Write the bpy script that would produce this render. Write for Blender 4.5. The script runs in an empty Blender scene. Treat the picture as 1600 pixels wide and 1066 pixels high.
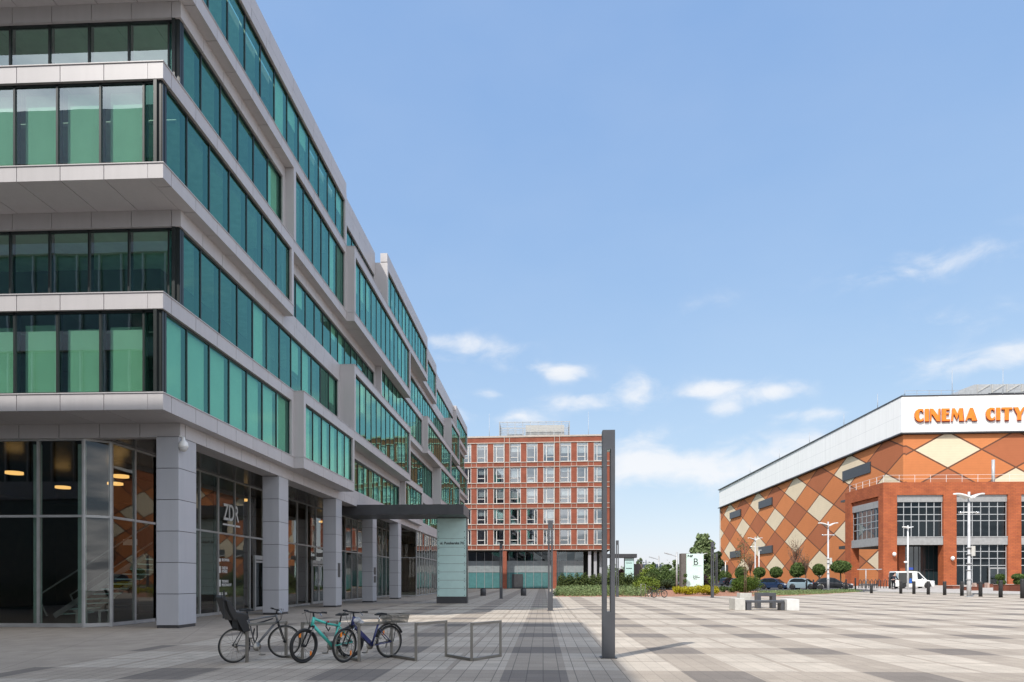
import bpy, bmesh, math, random
import numpy as np
from mathutils import Vector, Matrix
PI = math.pi
sc = bpy.context.scene
COL = sc.collection
rnd = random.Random(7)

# ------------------------------------------------------------------ camera maths
F = 1067.0; TH = math.atan(48 / F); CH = 1.55
def _ray(x, y, Z=0):
    d = F * (CH - Z) / (y - 906); xc = (x - 800) / F * d
    return (xc * math.cos(TH) - d * math.sin(TH), xc * math.sin(TH) + d * math.cos(TH))
def gz(X): return .02 * min(max(X - 20, 0), 50)
def at(x, y):
    """ground point seen at photo pixel x, y"""
    Z = 0
    for _ in range(60):
        X, Y = _ray(x, y, Z); Z = .5 * Z + .5 * gz(X)
    return Vector((X, Y, gz(X)))
def atd(x, d):
    """ground point at depth d in the column x"""
    xc = (x - 800) / F * d
    X = xc * math.cos(TH) - d * math.sin(TH)
    return Vector((X, xc * math.sin(TH) + d * math.cos(TH), gz(X)))
def zat(y, d): return CH + (906 - y) / F * d

# ------------------------------------------------------------------ object helpers
def link(o):
    COL.objects.link(o); return o
def tag(o, label=None, cat=None, group=None, kind=None):
    if label: o['label'] = label
    if cat: o['category'] = cat
    if group: o['group'] = group
    if kind: o['kind'] = kind
    return o
def thing(name, label, cat, loc=(0, 0, 0), rz=0, group=None):
    o = link(bpy.data.objects.new(name, None))
    o.location = loc; o.rotation_euler = (0, 0, rz); o.empty_display_size = .2
    return tag(o, label, cat, group)
def kids(o): return [c for c in bpy.data.objects if c.parent == o]
def copy_tree(o, parent=None):
    c = o.copy(); COL.objects.link(c); c.parent = parent
    for ch in kids(o): copy_tree(ch, c)
    return c

class MB:
    def __init__(s): s.v = []; s.f = []; s.sm = []
    def add(s, vs, fs, smooth=False):
        n = len(s.v); s.v += [tuple(p) for p in vs]
        for q in fs: s.f.append(tuple(i + n for i in q)); s.sm.append(smooth)
        return s
    def box(s, x0, x1, y0, y1, z0, z1):
        vs = [(x, y, z) for z in (z0, z1) for y in (y0, y1) for x in (x0, x1)]
        return s.add(vs, [(0, 2, 3, 1), (4, 5, 7, 6), (0, 1, 5, 4), (2, 6, 7, 3), (0, 4, 6, 2), (1, 3, 7, 5)])
    def bbox(s, x0, x1, y0, y1, z0, z1, b=.01):
        """box with chamfered vertical edges"""
        pts = [(x0 + b, y0), (x1 - b, y0), (x1, y0 + b), (x1, y1 - b), (x1 - b, y1), (x0 + b, y1), (x0, y1 - b), (x0, y0 + b)]
        return s.prism(pts, z0, z1)
    def obox(s, c, d, rz=0, rx=0, ry=0):
        m = Matrix.Rotation(rz, 3, 'Z') @ Matrix.Rotation(ry, 3, 'Y') @ Matrix.Rotation(rx, 3, 'X'); c = Vector(c)
        vs = [c + m @ Vector((x * d[0] / 2, y * d[1] / 2, z * d[2] / 2)) for z in (-1, 1) for y in (-1, 1) for x in (-1, 1)]
        return s.add(vs, [(0, 2, 3, 1), (4, 5, 7, 6), (0, 1, 5, 4), (2, 6, 7, 3), (0, 4, 6, 2), (1, 3, 7, 5)])
    def prism(s, pts, z0, z1):
        n = len(pts)
        vs = [(p[0], p[1], z0) for p in pts] + [(p[0], p[1], z1) for p in pts]
        return s.add(vs, [tuple(range(n))[::-1], tuple(range(n, 2 * n))] + [(i, (i + 1) % n, n + (i + 1) % n, n + i) for i in range(n)])
    def extr(s, pts, fn0, fn1):
        """profile points mapped by two functions to 3-D, closed solid"""
        n = len(pts); vs = [fn0(p) for p in pts] + [fn1(p) for p in pts]
        return s.add(vs, [tuple(range(n))[::-1], tuple(range(n, 2 * n))] + [(i, (i + 1) % n, n + (i + 1) % n, n + i) for i in range(n)])
    def bar(s, a, b, w, h=None):
        """square bar from a to b"""
        h = h or w; a = Vector(a); b = Vector(b); d = (b - a).normalized()
        up = Vector((0, 0, 1)) if abs(d.z) < .95 else Vector((0, 1, 0))
        r = d.cross(up).normalized(); u = r.cross(d)
        vs = [p + r * (i * w / 2) + u * (j * h / 2) for p in (a, b) for i, j in ((-1, -1), (1, -1), (1, 1), (-1, 1))]
        return s.add(vs, [(0, 1, 2, 3), (7, 6, 5, 4)] + [(i, 4 + i, 4 + (i + 1) % 4, (i + 1) % 4) for i in range(4)])
    def tube(s, path, r, n=8, closed=False, cap=True):
        P = [Vector(p) for p in path]; m = len(P); R = r if isinstance(r, (list, tuple)) else [r] * m
        vs = []; prev = None
        for i in range(m):
            if closed: d = P[(i + 1) % m] - P[i - 1]
            else: d = P[min(i + 1, m - 1)] - P[max(i - 1, 0)]
            d.normalize()
            if prev is None:
                up = Vector((0, 0, 1)) if abs(d.z) < .9 else Vector((1, 0, 0))
                a = d.cross(up).normalized()
            else:
                a = prev - d * prev.dot(d)
                a = a.normalized() if a.length > 1e-6 else prev
            prev = a; b = d.cross(a)
            vs += [P[i] + (a * math.cos(t) + b * math.sin(t)) * R[i] for t in (2 * PI * k / n for k in range(n))]
        fs = []
        for i in range(m if closed else m - 1):
            j = (i + 1) % m
            fs += [(i * n + k, i * n + (k + 1) % n, j * n + (k + 1) % n, j * n + k) for k in range(n)]
        if cap and not closed: fs += [tuple(range(n))[::-1], tuple(range((m - 1) * n, m * n))]
        return s.add(vs, fs, True)
    def lathe(s, prof, c=(0, 0, 0), n=16, axis='Z'):
        vs = []
        for r, z in prof:
            for k in range(n):
                t = 2 * PI * k / n; p = (r * math.cos(t), r * math.sin(t), z)
                if axis == 'Y': p = (p[0], p[2], p[1])
                if axis == 'X': p = (p[2], p[0], p[1])
                vs.append(Vector(c) + Vector(p))
        m = len(prof); fs = []
        for i in range(m - 1):
            fs += [(i * n + k, i * n + (k + 1) % n, (i + 1) * n + (k + 1) % n, (i + 1) * n + k) for k in range(n)]
        fs += [tuple(range(n))[::-1], tuple(range((m - 1) * n, m * n))]
        return s.add(vs, fs, True)
    def ball(s, c, r, n=12, m=8):
        r = r if isinstance(r, (tuple, list)) else (r, r, r)
        vs = [(c[0], c[1], c[2] - r[2])]
        for i in range(1, m):
            t = PI * i / m
            vs += [(c[0] + r[0] * math.sin(t) * math.cos(2 * PI * k / n), c[1] + r[1] * math.sin(t) * math.sin(2 * PI * k / n), c[2] - r[2] * math.cos(t)) for k in range(n)]
        vs.append((c[0], c[1], c[2] + r[2])); L = len(vs) - 1
        fs = [(0, 1 + (k + 1) % n, 1 + k) for k in range(n)]
        for i in range(m - 2):
            fs += [(1 + i * n + k, 1 + i * n + (k + 1) % n, 1 + (i + 1) * n + (k + 1) % n, 1 + (i + 1) * n + k) for k in range(n)]
        fs += [(L, 1 + (m - 2) * n + k, 1 + (m - 2) * n + (k + 1) % n) for k in range(n)]
        return s.add(vs, fs, True)
    def build(s, name, mat, parent=None, off=(0, 0, 0), bevel=0, fixn=True):
        me = bpy.data.meshes.new(name)
        o_ = Vector(off)
        me.from_pydata([tuple(Vector(p) - o_) for p in s.v], [], s.f)
        me.polygons.foreach_set('use_smooth', s.sm)
        if fixn:
            bm = bmesh.new(); bm.from_mesh(me); bmesh.ops.recalc_face_normals(bm, faces=bm.faces)
            if bevel:
                bmesh.ops.bevel(bm, geom=[e for e in bm.edges if len(e.link_faces) == 2 and e.calc_face_angle(0) > .6], offset=bevel, segments=2, affect='EDGES', profile=.6)
            bm.to_mesh(me); bm.free()
        me.materials.append(mat)
        o = link(bpy.data.objects.new(name, me)); o.parent = parent
        if parent is None and (o_.length > 0): o.location = o_
        return o

def text_mesh(body, size, extrude, mat, name, parent, loc, rot, offset=0, align='LEFT', scale_x=1):
    cu = bpy.data.curves.new(name, 'FONT'); cu.body = body; cu.size = size; cu.extrude = extrude; cu.offset = offset; cu.align_x = align
    t = bpy.data.objects.new(name, cu); COL.objects.link(t)
    dg = bpy.context.evaluated_depsgraph_get()
    me = bpy.data.meshes.new_from_object(t.evaluated_get(dg)); bpy.data.objects.remove(t)
    for v in me.vertices: v.co.x *= scale_x
    me.materials.clear(); me.materials.append(mat)
    o = link(bpy.data.objects.new(name, me)); o.parent = parent; o.location = loc; o.rotation_euler = rot
    return o

# ------------------------------------------------------------------ materials
class NT:
    def __init__(s, name):
        s.m = bpy.data.materials.new(name); s.m.use_nodes = True; s.t = s.m.node_tree; s.t.nodes.clear()
        s.out = s.n('ShaderNodeOutputMaterial')
    def n(s, typ, **kw):
        x = s.t.nodes.new(typ)
        for k, v in kw.items(): setattr(x, k, v)
        return x
    def l(s, a, b): s.t.links.new(a, b)
    def math(s, op, a, b=None, c=None):
        x = s.n('ShaderNodeMath', operation=op)
        for i, q in enumerate((a, b, c)):
            if q is None: continue
            if isinstance(q, (int, float)): x.inputs[i].default_value = q
            else: s.l(q, x.inputs[i])
        return x.outputs[0]
    def mix(s, fac, a, b, blend='MIX'):
        x = s.n('ShaderNodeMix', data_type='RGBA', blend_type=blend)
        for i, q in ((0, fac), (6, a), (7, b)):
            if isinstance(q, (int, float)): x.inputs[i].default_value = q
            elif isinstance(q, (tuple, list)): x.inputs[i].default_value = (*q[:3], 1)
            else: s.l(q, x.inputs[i])
        return x.outputs[2]
    def noise(s, scale, detail=3, vec=None, rough=.5):
        x = s.n('ShaderNodeTexNoise'); x.inputs['Scale'].default_value = scale; x.inputs['Detail'].default_value = detail; x.inputs['Roughness'].default_value = rough
        s.l(vec if vec else s.pos(), x.inputs['Vector']); return x.outputs['Fac']
    def pos(s):
        if not hasattr(s, '_p'): s._p = s.n('ShaderNodeNewGeometry')
        return s._p.outputs['Position']
    def xyz(s, vec=None):
        x = s.n('ShaderNodeSeparateXYZ'); s.l(vec or s.pos(), x.inputs[0]); return x.outputs
    def ramp(s, fac, a, b):
        x = s.n('ShaderNodeMapRange'); x.inputs[1].default_value = a; x.inputs[2].default_value = b
        s.l(fac, x.inputs[0]); return x.outputs[0]
    def bsdf(s, col, rough=.6, metal=0, spec=.5, coat=0, bump=None, bstr=.2, bdist=.01):
        b = s.n('ShaderNodeBsdfPrincipled')
        for k, v in (('Base Color', col), ('Roughness', rough), ('Metallic', metal), ('Specular IOR Level', spec), ('Coat Weight', coat)):
            if isinstance(v, (tuple, list)): b.inputs[k].default_value = (*v[:3], 1)
            elif isinstance(v, (int, float)): b.inputs[k].default_value = v
            else: s.l(v, b.inputs[k])
        if bump is not None:
            u = s.n('ShaderNodeBump'); u.inputs['Strength'].default_value = bstr; u.inputs['Distance'].default_value = bdist
            s.l(bump, u.inputs['Height']); s.l(u.outputs[0], b.inputs['Normal'])
        s.l(b.outputs[0], s.out.inputs[0]); return b

def plain(name, col, rough=.6, metal=0, spec=.5, var=.12, nscale=2.5, coat=0):
    t = NT(name)
    n = t.noise(nscale, 4)
    c = t.mix(t.ramp(n, .3, .7), tuple(x * (1 - var) for x in col), tuple(min(1, x * (1 + var)) for x in col))
    t.bsdf(c, rough, metal, spec, coat); return t.m
def emit(name, col, st):
    t = NT(name); e = t.n('ShaderNodeEmission'); e.inputs[0].default_value = (*col, 1); e.inputs[1].default_value = st
    t.l(e.outputs[0], t.out.inputs[0]); return t.m
def glass(name, tint, refl=(.8, .97, .95), base=.1, k=1.0, wob=.0):
    t = NT(name)
    tr = t.n('ShaderNodeBsdfTransparent'); tr.inputs[0].default_value = (*tint, 1)
    gl = t.n('ShaderNodeBsdfGlossy'); gl.inputs[0].default_value = (*refl, 1); gl.inputs['Roughness'].default_value = .0
    ng = t.n('ShaderNodeNewGeometry')
    w1 = t.n('ShaderNodeTexWhiteNoise', noise_dimensions='1D'); t.l(t.math('MULTIPLY', ng.outputs['Random Per Island'], 977.0), w1.inputs['W'])
    v1 = t.n('ShaderNodeVectorMath', operation='MULTIPLY_ADD'); t.l(w1.outputs['Color'], v1.inputs[0]); v1.inputs[1].default_value = (.022, .022, .022); v1.inputs[2].default_value = (-.011, -.011, -.011)
    v2 = t.n('ShaderNodeVectorMath', operation='ADD'); t.l(v1.outputs[0], v2.inputs[0]); t.l(ng.outputs['Normal'], v2.inputs[1])
    v3 = t.n('ShaderNodeVectorMath', operation='NORMALIZE'); t.l(v2.outputs[0], v3.inputs[0]); t.l(v3.outputs[0], gl.inputs['Normal'])
    if wob:
        n = t.noise(.55, 2); u = t.n('ShaderNodeBump'); u.inputs['Strength'].default_value = wob; u.inputs['Distance'].default_value = .05
        t.l(v3.outputs[0], u.inputs['Normal']); t.l(n, u.inputs['Height']); t.l(u.outputs[0], gl.inputs['Normal'])
    g = t.n('ShaderNodeNewGeometry')
    dp = t.n('ShaderNodeVectorMath', operation='DOT_PRODUCT'); t.l(g.outputs['Incoming'], dp.inputs[0]); t.l(g.outputs['Normal'], dp.inputs[1])
    c5 = t.math('POWER', t.math('SUBTRACT', 1, t.math('ABSOLUTE', dp.outputs['Value'])), 4.2)
    outer = t.math('SUBTRACT', 1, g.outputs['Backfacing'])          # the coated outer face tints and mirrors
    fac = t.math('MULTIPLY', outer, t.math('MINIMUM', t.math('ADD', t.math('MULTIPLY', c5, k * .9), base), .95))
    tr.inputs[0].default_value = (1, 1, 1, 1)
    t.l(t.mix(outer, (1, 1, 1), tint), tr.inputs[0])
    mx = t.n('ShaderNodeMixShader'); t.l(fac, mx.inputs[0]); t.l(tr.outputs[0], mx.inputs[1]); t.l(gl.outputs[0], mx.inputs[2])
    t.l(mx.outputs[0], t.out.inputs[0]); return t.m
def leafmat(name, c1, c2, rough=.65):
    t = NT(name); g = t.n('ShaderNodeNewGeometry')
    x = t.n('ShaderNodeMix', data_type='RGBA'); x.inputs[6].default_value = (*c1, 1); x.inputs[7].default_value = (*c2, 1)
    t.l(g.outputs['Random Per Island'], x.inputs[0])
    b = t.bsdf(x.outputs[2], rough, 0, .3)
    tl = t.n('ShaderNodeBsdfTranslucent'); t.l(x.outputs[2], tl.inputs[0])
    ms = t.n('ShaderNodeMixShader'); ms.inputs[0].default_value = .3
    t.l(b.outputs[0], ms.inputs[1]); t.l(tl.outputs[0], ms.inputs[2]); t.l(ms.outputs[0], t.out.inputs[0]); return t.m

M = {}
def mk_panel(name, col):
    t = NT(name)
    g = t.n('ShaderNodeNewGeometry')
    isl = g.outputs['Random Per Island']
    n = t.noise(1.3, 4)
    st = t.n('ShaderNodeMapping'); st.inputs['Scale'].default_value = (5, 5, .35); t.l(t.pos(), st.inputs[0])
    streak = t.noise(1.0, 4, st.outputs[0], .6)
    k = t.math('ADD', t.math('MULTIPLY', t.math('SUBTRACT', isl, .5), .10), t.math('ADD', t.math('MULTIPLY', t.math('SUBTRACT', n, .5), .12), t.math('MULTIPLY', t.math('SUBTRACT', streak, .5), .30)))
    f = t.math('ADD', k, .5)
    c = t.mix(f, tuple(x * .72 for x in col), tuple(x * 1.28 for x in col))
    t.bsdf(c, .42, .0, .5); return t.m
M['panel'] = mk_panel('aluminium_panel', (.44, .42, .428))
M['column'] = mk_panel('column_cladding', (.40, .405, .435))
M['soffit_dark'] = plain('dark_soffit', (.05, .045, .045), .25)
M['mullion'] = plain('dark_mullion', (.015, .02, .02), .35)
M['silver'] = plain('silver_mullion', (.36, .36, .36), .4, .3)
M['glass'] = glass('teal_glass', (.44, .76, .63), (.44, .93, .78), .14, 1.0, .03)
M['glass_front'] = glass('front_teal_glass', (.46, .76, .62), (.86, .96, .98), .30, .9, .04)
M['glass_clear'] = glass('shop_glass', (.62, .66, .62), (.92, .92, .9), .07, 1.0, .03)
M['glass_dark'] = glass('dark_glass', (.3, .36, .38), (.8, .9, .95), .09, 1.0, .03)
M['blind'] = plain('roller_blind', (.72, .72, .66), .8, 0, .2, .05, 1.2)
M['core'] = plain('dark_interior', (.05, .05, .048), .8)
M['office'] = plain('office_interior', (.22, .22, .20), .8, 0, .2, .3, .5)
M['ceil'] = plain('office_ceiling', (.62, .63, .6), .8)
M['int_brown'] = plain('interior_brown', (.10, .06, .045), .6)
M['int_floor'] = plain('interior_floor', (.06, .055, .05), .3)
M['lamp_grey'] = plain('pale_grey_pole', (.48, .48, .49), .5, .1)
M['dgrey'] = plain('dark_grey_metal', (.055, .055, .06), .42, .2)
M['post'] = plain('anthracite_post', (.075, .078, .088), .4, .2)
M['black'] = plain('black_rubber', (.012, .012, .013), .6)
M['steel'] = plain('brushed_steel', (.26, .245, .22), .38, .75)
M['chrome'] = plain('chrome', (.55, .55, .55), .2, .9)
M['white'] = plain('white_paint', (.75, .75, .74), .5, 0, .5, .05)
M['mallglass'] = glass('mall_glass', (.22, .27, .3), (.7, .85, .95), .035, .8, .02)
M['frost'] = plain('frosted_glass_panel', (.50, .69, .66), .14, 0, .6, .04)
M['frost2'] = plain('pale_totem_glass', (.62, .80, .74), .15, 0, .6, .04)
M['ink'] = plain('black_lettering', (.01, .01, .012), .5)
M['concrete'] = plain('light_concrete', (.50, .49, .46), .8, 0, .3, .1, 6)
M['corten'] = plain('corten_steel', (.18, .055, .03), .7, .1)
M['bark'] = plain('bark', (.09, .065, .045), .9, 0, .2, .3, 8)
M['twig'] = plain('twig', (.16, .10, .07), .9)
M['asphalt'] = plain('asphalt', (.07, .07, .072), .85, 0, .3, .15, 3)
M['orange_lamp'] = emit('ceiling_lamp', (1, .55, .18), .9)
M['reflector'] = plain('orange_reflector', (.8, .22, .02), .3)
M['rail'] = plain('galvanised_rail', (.42, .43, .44), .5, .3)
# ------------------------------------------------------------------ brick
def brick(name, c1, c2, mortar, scale=1.0, diag=False):
    t = NT(name)
    x, y, z = t.xyz()
    cb = t.n('ShaderNodeCombineXYZ'); t.l(t.math('ADD', x, y), cb.inputs[0]); t.l(z, cb.inputs[1])
    b = t.n('ShaderNodeTexBrick'); t.l(cb.outputs[0], b.inputs['Vector'])
    b.inputs['Scale'].default_value = scale; b.inputs['Mortar Size'].default_value = .012; b.inputs['Brick Width'].default_value = .5; b.inputs['Row Height'].default_value = .16
    b.inputs['Color1'].default_value = (*c1, 1); b.inputs['Color2'].default_value = (*c2, 1); b.inputs['Mortar'].default_value = (*mortar, 1); b.inputs['Bias'].default_value = -.2
    n = t.noise(.7, 4)
    c = t.mix(t.ramp(n, .3, .7), (.82, .82, .82), (1.12, 1.12, 1.12))
    c = t.mix(1, b.outputs['Color'], c, 'MULTIPLY')
    t.bsdf(c, .85, 0, .25); return t.m
M['terracotta'] = brick('terracotta_cladding', (.245, .076, .047), (.30, .098, .06), (.19, .065, .042), 1.2)
M['mallbrick'] = brick('mall_brick', (.41, .115, .045), (.34, .09, .04), (.18, .07, .045), .75)
M['trim'] = plain('pale_trim', (.47, .41, .36), .6)
M['winframe'] = plain('window_frame', (.60, .58, .55), .5, 0, .5, .04)

# ------------------------------------------------------------------ ground and sheets
def clip(poly, x, keep_less):
    out = []
    for i in range(len(poly)):
        a, b = poly[i], poly[(i + 1) % len(poly)]
        ia = (a[0] <= x) == keep_less; ib = (b[0] <= x) == keep_less
        if ia: out.append(a)
        if ia != ib:
            t = (x - a[0]) / (b[0] - a[0]); out.append((x, a[1] + t * (b[1] - a[1])))
    return out
def sheet(name, poly, dz, mat):
    mb = MB(); mid = clip(poly, 20, False)
    for p in (clip(poly, 20, True), clip(mid, 70, True) if mid else [], clip(mid, 70, False) if mid else []):
        if len(p) >= 3: mb.add([(q[0], q[1], gz(q[0]) + dz) for q in p], [tuple(range(len(p)))])
    o = mb.build(name, mat); return tag(o, kind='structure')

def plaza_mat():
    t = NT('paving')
    x, y, z = t.xyz()
    u = t.math('FLOORED_MODULO', t.math('ADD', x, .66), 3.0)          # 0..1.06 dark column, then two light columns
    v = t.math('FLOORED_MODULO', t.math('SUBTRACT', y, 10.375), 4.05)
    row0 = t.math('LESS_THAN', v, 1.35)
    dcol = t.math('LESS_THAN', u, 1.06)
    strip = t.math('MULTIPLY', t.math('GREATER_THAN', u, 1.98), t.math('LESS_THAN', u, 2.09))
    # thin row gap between the two light rows
    gap = t.math('MULTIPLY', t.math('GREATER_THAN', v, 2.62), t.math('LESS_THAN', v, 2.72))
    dark = t.math('MULTIPLY', row0, dcol)
    light = t.math('MULTIPLY', t.math('SUBTRACT', 1, row0), t.math('SUBTRACT', 1, dcol))
    light = t.math('MULTIPLY', light, t.math('SUBTRACT', 1, strip))
    light = t.math('MULTIPLY', light, t.math('SUBTRACT', 1, gap))
    # plain zone near the office building: edge steps with the pattern cells
    plainz = t.math('LESS_THAN', x, -9.0)
    keep = t.math('SUBTRACT', 1, plainz)
    dark = t.math('MULTIPLY', dark, keep); light = t.math('MULTIPLY', light, keep)
    # per-paver tint
    bx = t.math('FLOOR', t.math('DIVIDE', x, .265)); by = t.math('FLOOR', t.math('DIVIDE', y, .45))
    cb = t.n('ShaderNodeCombineXYZ'); t.l(bx, cb.inputs[0]); t.l(by, cb.inputs[1])
    wn = t.n('ShaderNodeTexWhiteNoise', noise_dimensions='2D'); t.l(cb.outputs[0], wn.inputs[0])
    speck = t.noise(42, 2, rough=.8); big = t.noise(.35, 4); med = t.noise(1.9, 4)
    mid = (.352, .30, .246)
    c = t.mix(light, mid, (.468, .41, .342))
    c = t.mix(dark, c, (.195, .168, .145))
    k = t.math('ADD', t.math('MULTIPLY', t.math('SUBTRACT', wn.outputs[0], .5), .14), t.math('MULTIPLY', t.math('SUBTRACT', speck, .5), .9))
    k = t.math('ADD', k, t.math('MULTIPLY', t.math('SUBTRACT', big, .5), .35))
    k = t.math('ADD', k, t.math('MULTIPLY', t.math('SUBTRACT', med, .5), .25))
    g = t.math('ADD', 1, k)
    gc = t.n('ShaderNodeCombineXYZ')
    for i in range(3): t.l(g, gc.inputs[i])
    c = t.mix(1, c, gc.outputs[0], 'MULTIPLY')
    # stains, gum spots and worn patches
    sn = t.noise(.9, 6, rough=.68); st_ = t.ramp(sn, .56, .72); c = t.mix(t.math('MULTIPLY', st_, .22), c, (.16, .135, .11))
    vo = t.n('ShaderNodeTexVoronoi', feature='F1'); vo.inputs['Scale'].default_value = 1.15; t.l(t.pos(), vo.inputs['Vector'])
    gum = t.math('LESS_THAN', vo.outputs['Distance'], .035); c = t.mix(t.math('MULTIPLY', gum, .45), c, (.10, .09, .08))
    # joints
    jx = t.math('FLOORED_MODULO', x, .265); jy = t.math('FLOORED_MODULO', y, .45)
    j = t.math('MAXIMUM', t.math('LESS_THAN', jx, .014), t.math('LESS_THAN', jy, .014))
    j = t.math('MULTIPLY', j, keep)
    jx2 = t.math('LESS_THAN', t.math('FLOORED_MODULO', t.math('ADD', x, t.math('MULTIPLY', y, .4)), 2.4), .012)
    j = t.math('MAXIMUM', j, t.math('MULTIPLY', plainz, jx2))
    c = t.mix(t.math('MULTIPLY', j, t.math('ADD', .35, t.math('MULTIPLY', t.math('LESS_THAN', x, 1.35), .4))), c, (.09, .08, .07))
    t.bsdf(c, .82, 0, .3, bump=speck, bstr=.25, bdist=.004); return t.m
M['paving'] = plaza_mat()
M['lightpave'] = plain('pavement_slabs', (.40, .37, .34), .85, 0, .3, .12, 1.5)
M['soil'] = plain('grassy_ground', (.08, .10, .04), .95, 0, .2, .3, .5)
def mulch_mat():
    t = NT('mulch'); n = t.noise(5, 5, rough=.7); c = t.mix(t.ramp(n, .35, .65), (.16, .07, .045), (.52, .28, .19))
    t.bsdf(c, .95, 0, .1, bump=n, bstr=.8, bdist=.05); return t.m
M['mulch'] = mulch_mat()
M['kerb'] = plain('kerb_stone', (.36, .35, .33), .85)

BIG = 3000
sheet('ground', [(-BIG, -400), (BIG, -400), (BIG, BIG), (-BIG, BIG)], -.012, M['soil'])
P = lambda x, y: tuple(at(x, y)[:2])
bl, bt, br = P(868, 932.5), P(1010, 932.3), P(1346, 925)
edge = [bl, P(1040, 932.5), P(1130, 931.5), P(1215, 932), P(1290, 928.3), br]
# plaza: near area, everything up to the planting bed and the mall kerb
k0, k1 = P(1352, 925.4), P(1598, 930.5)
kdir = (k1[0] - k0[0], k1[1] - k0[1])
plaza = [(-80, -80), (48, -80), (48, 30), (k1[0] + 3, k1[1] - 4), k1, k0] + edge[::-1] + [(2.3, 118), (-60, 118)]
sheet('plaza', plaza, .0, M['paving'])
sheet('mall_pavement', [k0, k1, (k1[0] + 3, k1[1] - 4), (48, 30), (48, -80), (200, -80), (200, 130), (46, 130), (40, 92), (38.5, 80)], .0, M['lightpave'])
sheet('car_park_road', [br, k0, (38.5, 80), (40, 92), (46, 130), (50, 260), (14, 260), (17, 118), (30, 79)], -.006, M['asphalt'])
sheet('planting_bed', edge + [(32, 76), (17, 110), (2.6, 117)], -.003, M['mulch'])
kb = MB()
a, b = Vector((*k0, gz(k0[0]))), Vector((*k1, gz(k1[0])))
kb.bar(a + Vector((0, 0, .05)), b + Vector((0, 0, .05)), .16, .12)
tag(kb.build('kerb', M['kerb'], bevel=.01), kind='structure')

# ------------------------------------------------------------------ office building on the left
XR, XA, XB = -11.6, -11.2, -10.75
YF, YR = 19.68, 21.4
END = 101.3
bb = [YR] + [30.3 + 8.3 * i for i in range(9)]
SLB = [0, 6.58, 9.565, 13.42, 16.36, 20.12, 23.10]
SLT = [0, 7.07, 10.04, 13.86, 16.85, 20.62, 23.55]
b = lambda i: bb[i]
SEG = {1: [(YF, b(1), XA), (b(1), b(2), XB), (b(2), b(4), XR), (b(4), b(5), XA), (b(5), END, XR)],
       2: [(YR, b(2), XR), (b(2), b(4), XB), (b(4), b(6), XR), (b(6), b(8), XB), (b(8), END, XR)],
       3: [(YF, b(1), XA), (b(1), b(3), XR), (b(3), b(5), XA), (b(5), b(7), XB), (b(7), END, XA)],
       4: [(YR, b(1), XR), (b(1), b(2), XA), (b(2), b(4), XB), (b(4), b(7), XR), (b(7), b(8), XB), (b(8), END, XR)],
       5: [(YF, b(2), XA), (b(2), b(3), XR), (b(3), b(5), XB), (b(5), b(6), XA), (b(6), b(8), XR), (b(8), END, XA)]}
def plane_at(fl, y):
    if fl < 1 or fl > 5: return XR
    for a0, a1, p in SEG[fl]:
        if a0 <= y <= a1: return p
    return XR
OFF = thing('office_building', 'grey panelled office block with teal glass ribbon windows and projecting storeys at its near corner', 'building', (-11.6, 21.4, 0))
offv = (-11.6, 21.4, 0)
MOD = 1.383; G = .011
fas, cop = MB(), MB()
def split(a, b_, mod=MOD):
    n = max(1, round((b_ - a) / mod)); return [(a + (b_ - a) * i / n, a + (b_ - a) * (i + 1) / n) for i in range(n)]
for k in range(1, 7):
    fas = MB()
    cuts = sorted({YF + .46} | {y for fl in (k - 1, k) if fl in SEG for s_ in SEG[fl] for y in s_[:2] if y > 22} | {END})
    for ya, yb in zip(cuts[:-1], cuts[1:]):
        pl = max(plane_at(k - 1, (ya + yb) / 2), plane_at(k, (ya + yb) / 2))
        for p, q in split(ya, yb): fas.box(XR - .06, pl, p + G, q - G, SLB[k], SLT[k])
        if pl > XR and k < 6: cop.box(XR, pl + .025, ya, yb, SLT[k] + .001, SLT[k] + .03)
    fas.box(XR - .06, XA, YF, YF + .46 - G, SLB[k], SLT[k])                      # corner piece
    cop.box(XR - .06, XA + .025, YF - .025, YF + .46, SLT[k] + .001, SLT[k] + .03)
    for p, q in split(-30.4, XR - .06, 1.33):
        fas.box(p + G, q - G, YF, YR + .05, SLB[k], SLT[k])
    cop.box(-30.4, XR - .06, YF - .025, YR, SLT[k] + .001, SLT[k] + .03)
    fas.build('fascia', M['panel'], OFF, offv)
fas = MB()
# parapet above the top slab
for ya, yb in zip([YF] + bb[1:9], bb[1:9] + [END]):
    pl = plane_at(5, (ya + yb) / 2)
    for p, q in split(ya, yb, 2.766): fas.box(pl - .5, pl - .02, p + G, q - G, 23.60, 24.2)
for p, q in split(-30.4, XA - .52, 2.66): fas.box(p + G, q - G, YF + .02, YF + .5, 23.60, 24.2)
fas.build('parapet', M['panel'], OFF, offv)
fas = MB()
# end frames, recessed-storey beams
for fl, segs in SEG.items():
    for ya, yb, pl in segs:
        z0, z1 = SLT[fl] + .032 if pl > XR else SLT[fl], SLB[fl + 1]
        zf = z1 - (.002 if pl > XR else .525)
        if ya > 23: MB().box(XR - .06, pl, ya + .004, ya + .27, z0, zf).build('end_frame', M['panel'], OFF, offv)
        if yb < END - 1 or pl > XR: MB().box(XR - .06, pl, yb - .27, yb - .004, z0, zf).build('end_frame', M['panel'], OFF, offv)
        if pl == XR:
            bc_ = MB()
            for p, q in split(max(ya, YR), yb): bc_.box(XR - .3, XR, p + G, q - G, z1 - .52, z1 - .004)
            bc_.build('beam_cladding', M['panel'], OFF, offv)
for fl in (2, 4):
    bc_ = MB()
    for p, q in split(-30.4, XR - .31, 1.33): bc_.box(p + G, q - G, YR, YR + .3, SLB[fl + 1] - .52, SLB[fl + 1] - .004)
    bc_.build('beam_cladding', M['panel'], OFF, offv)
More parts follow.
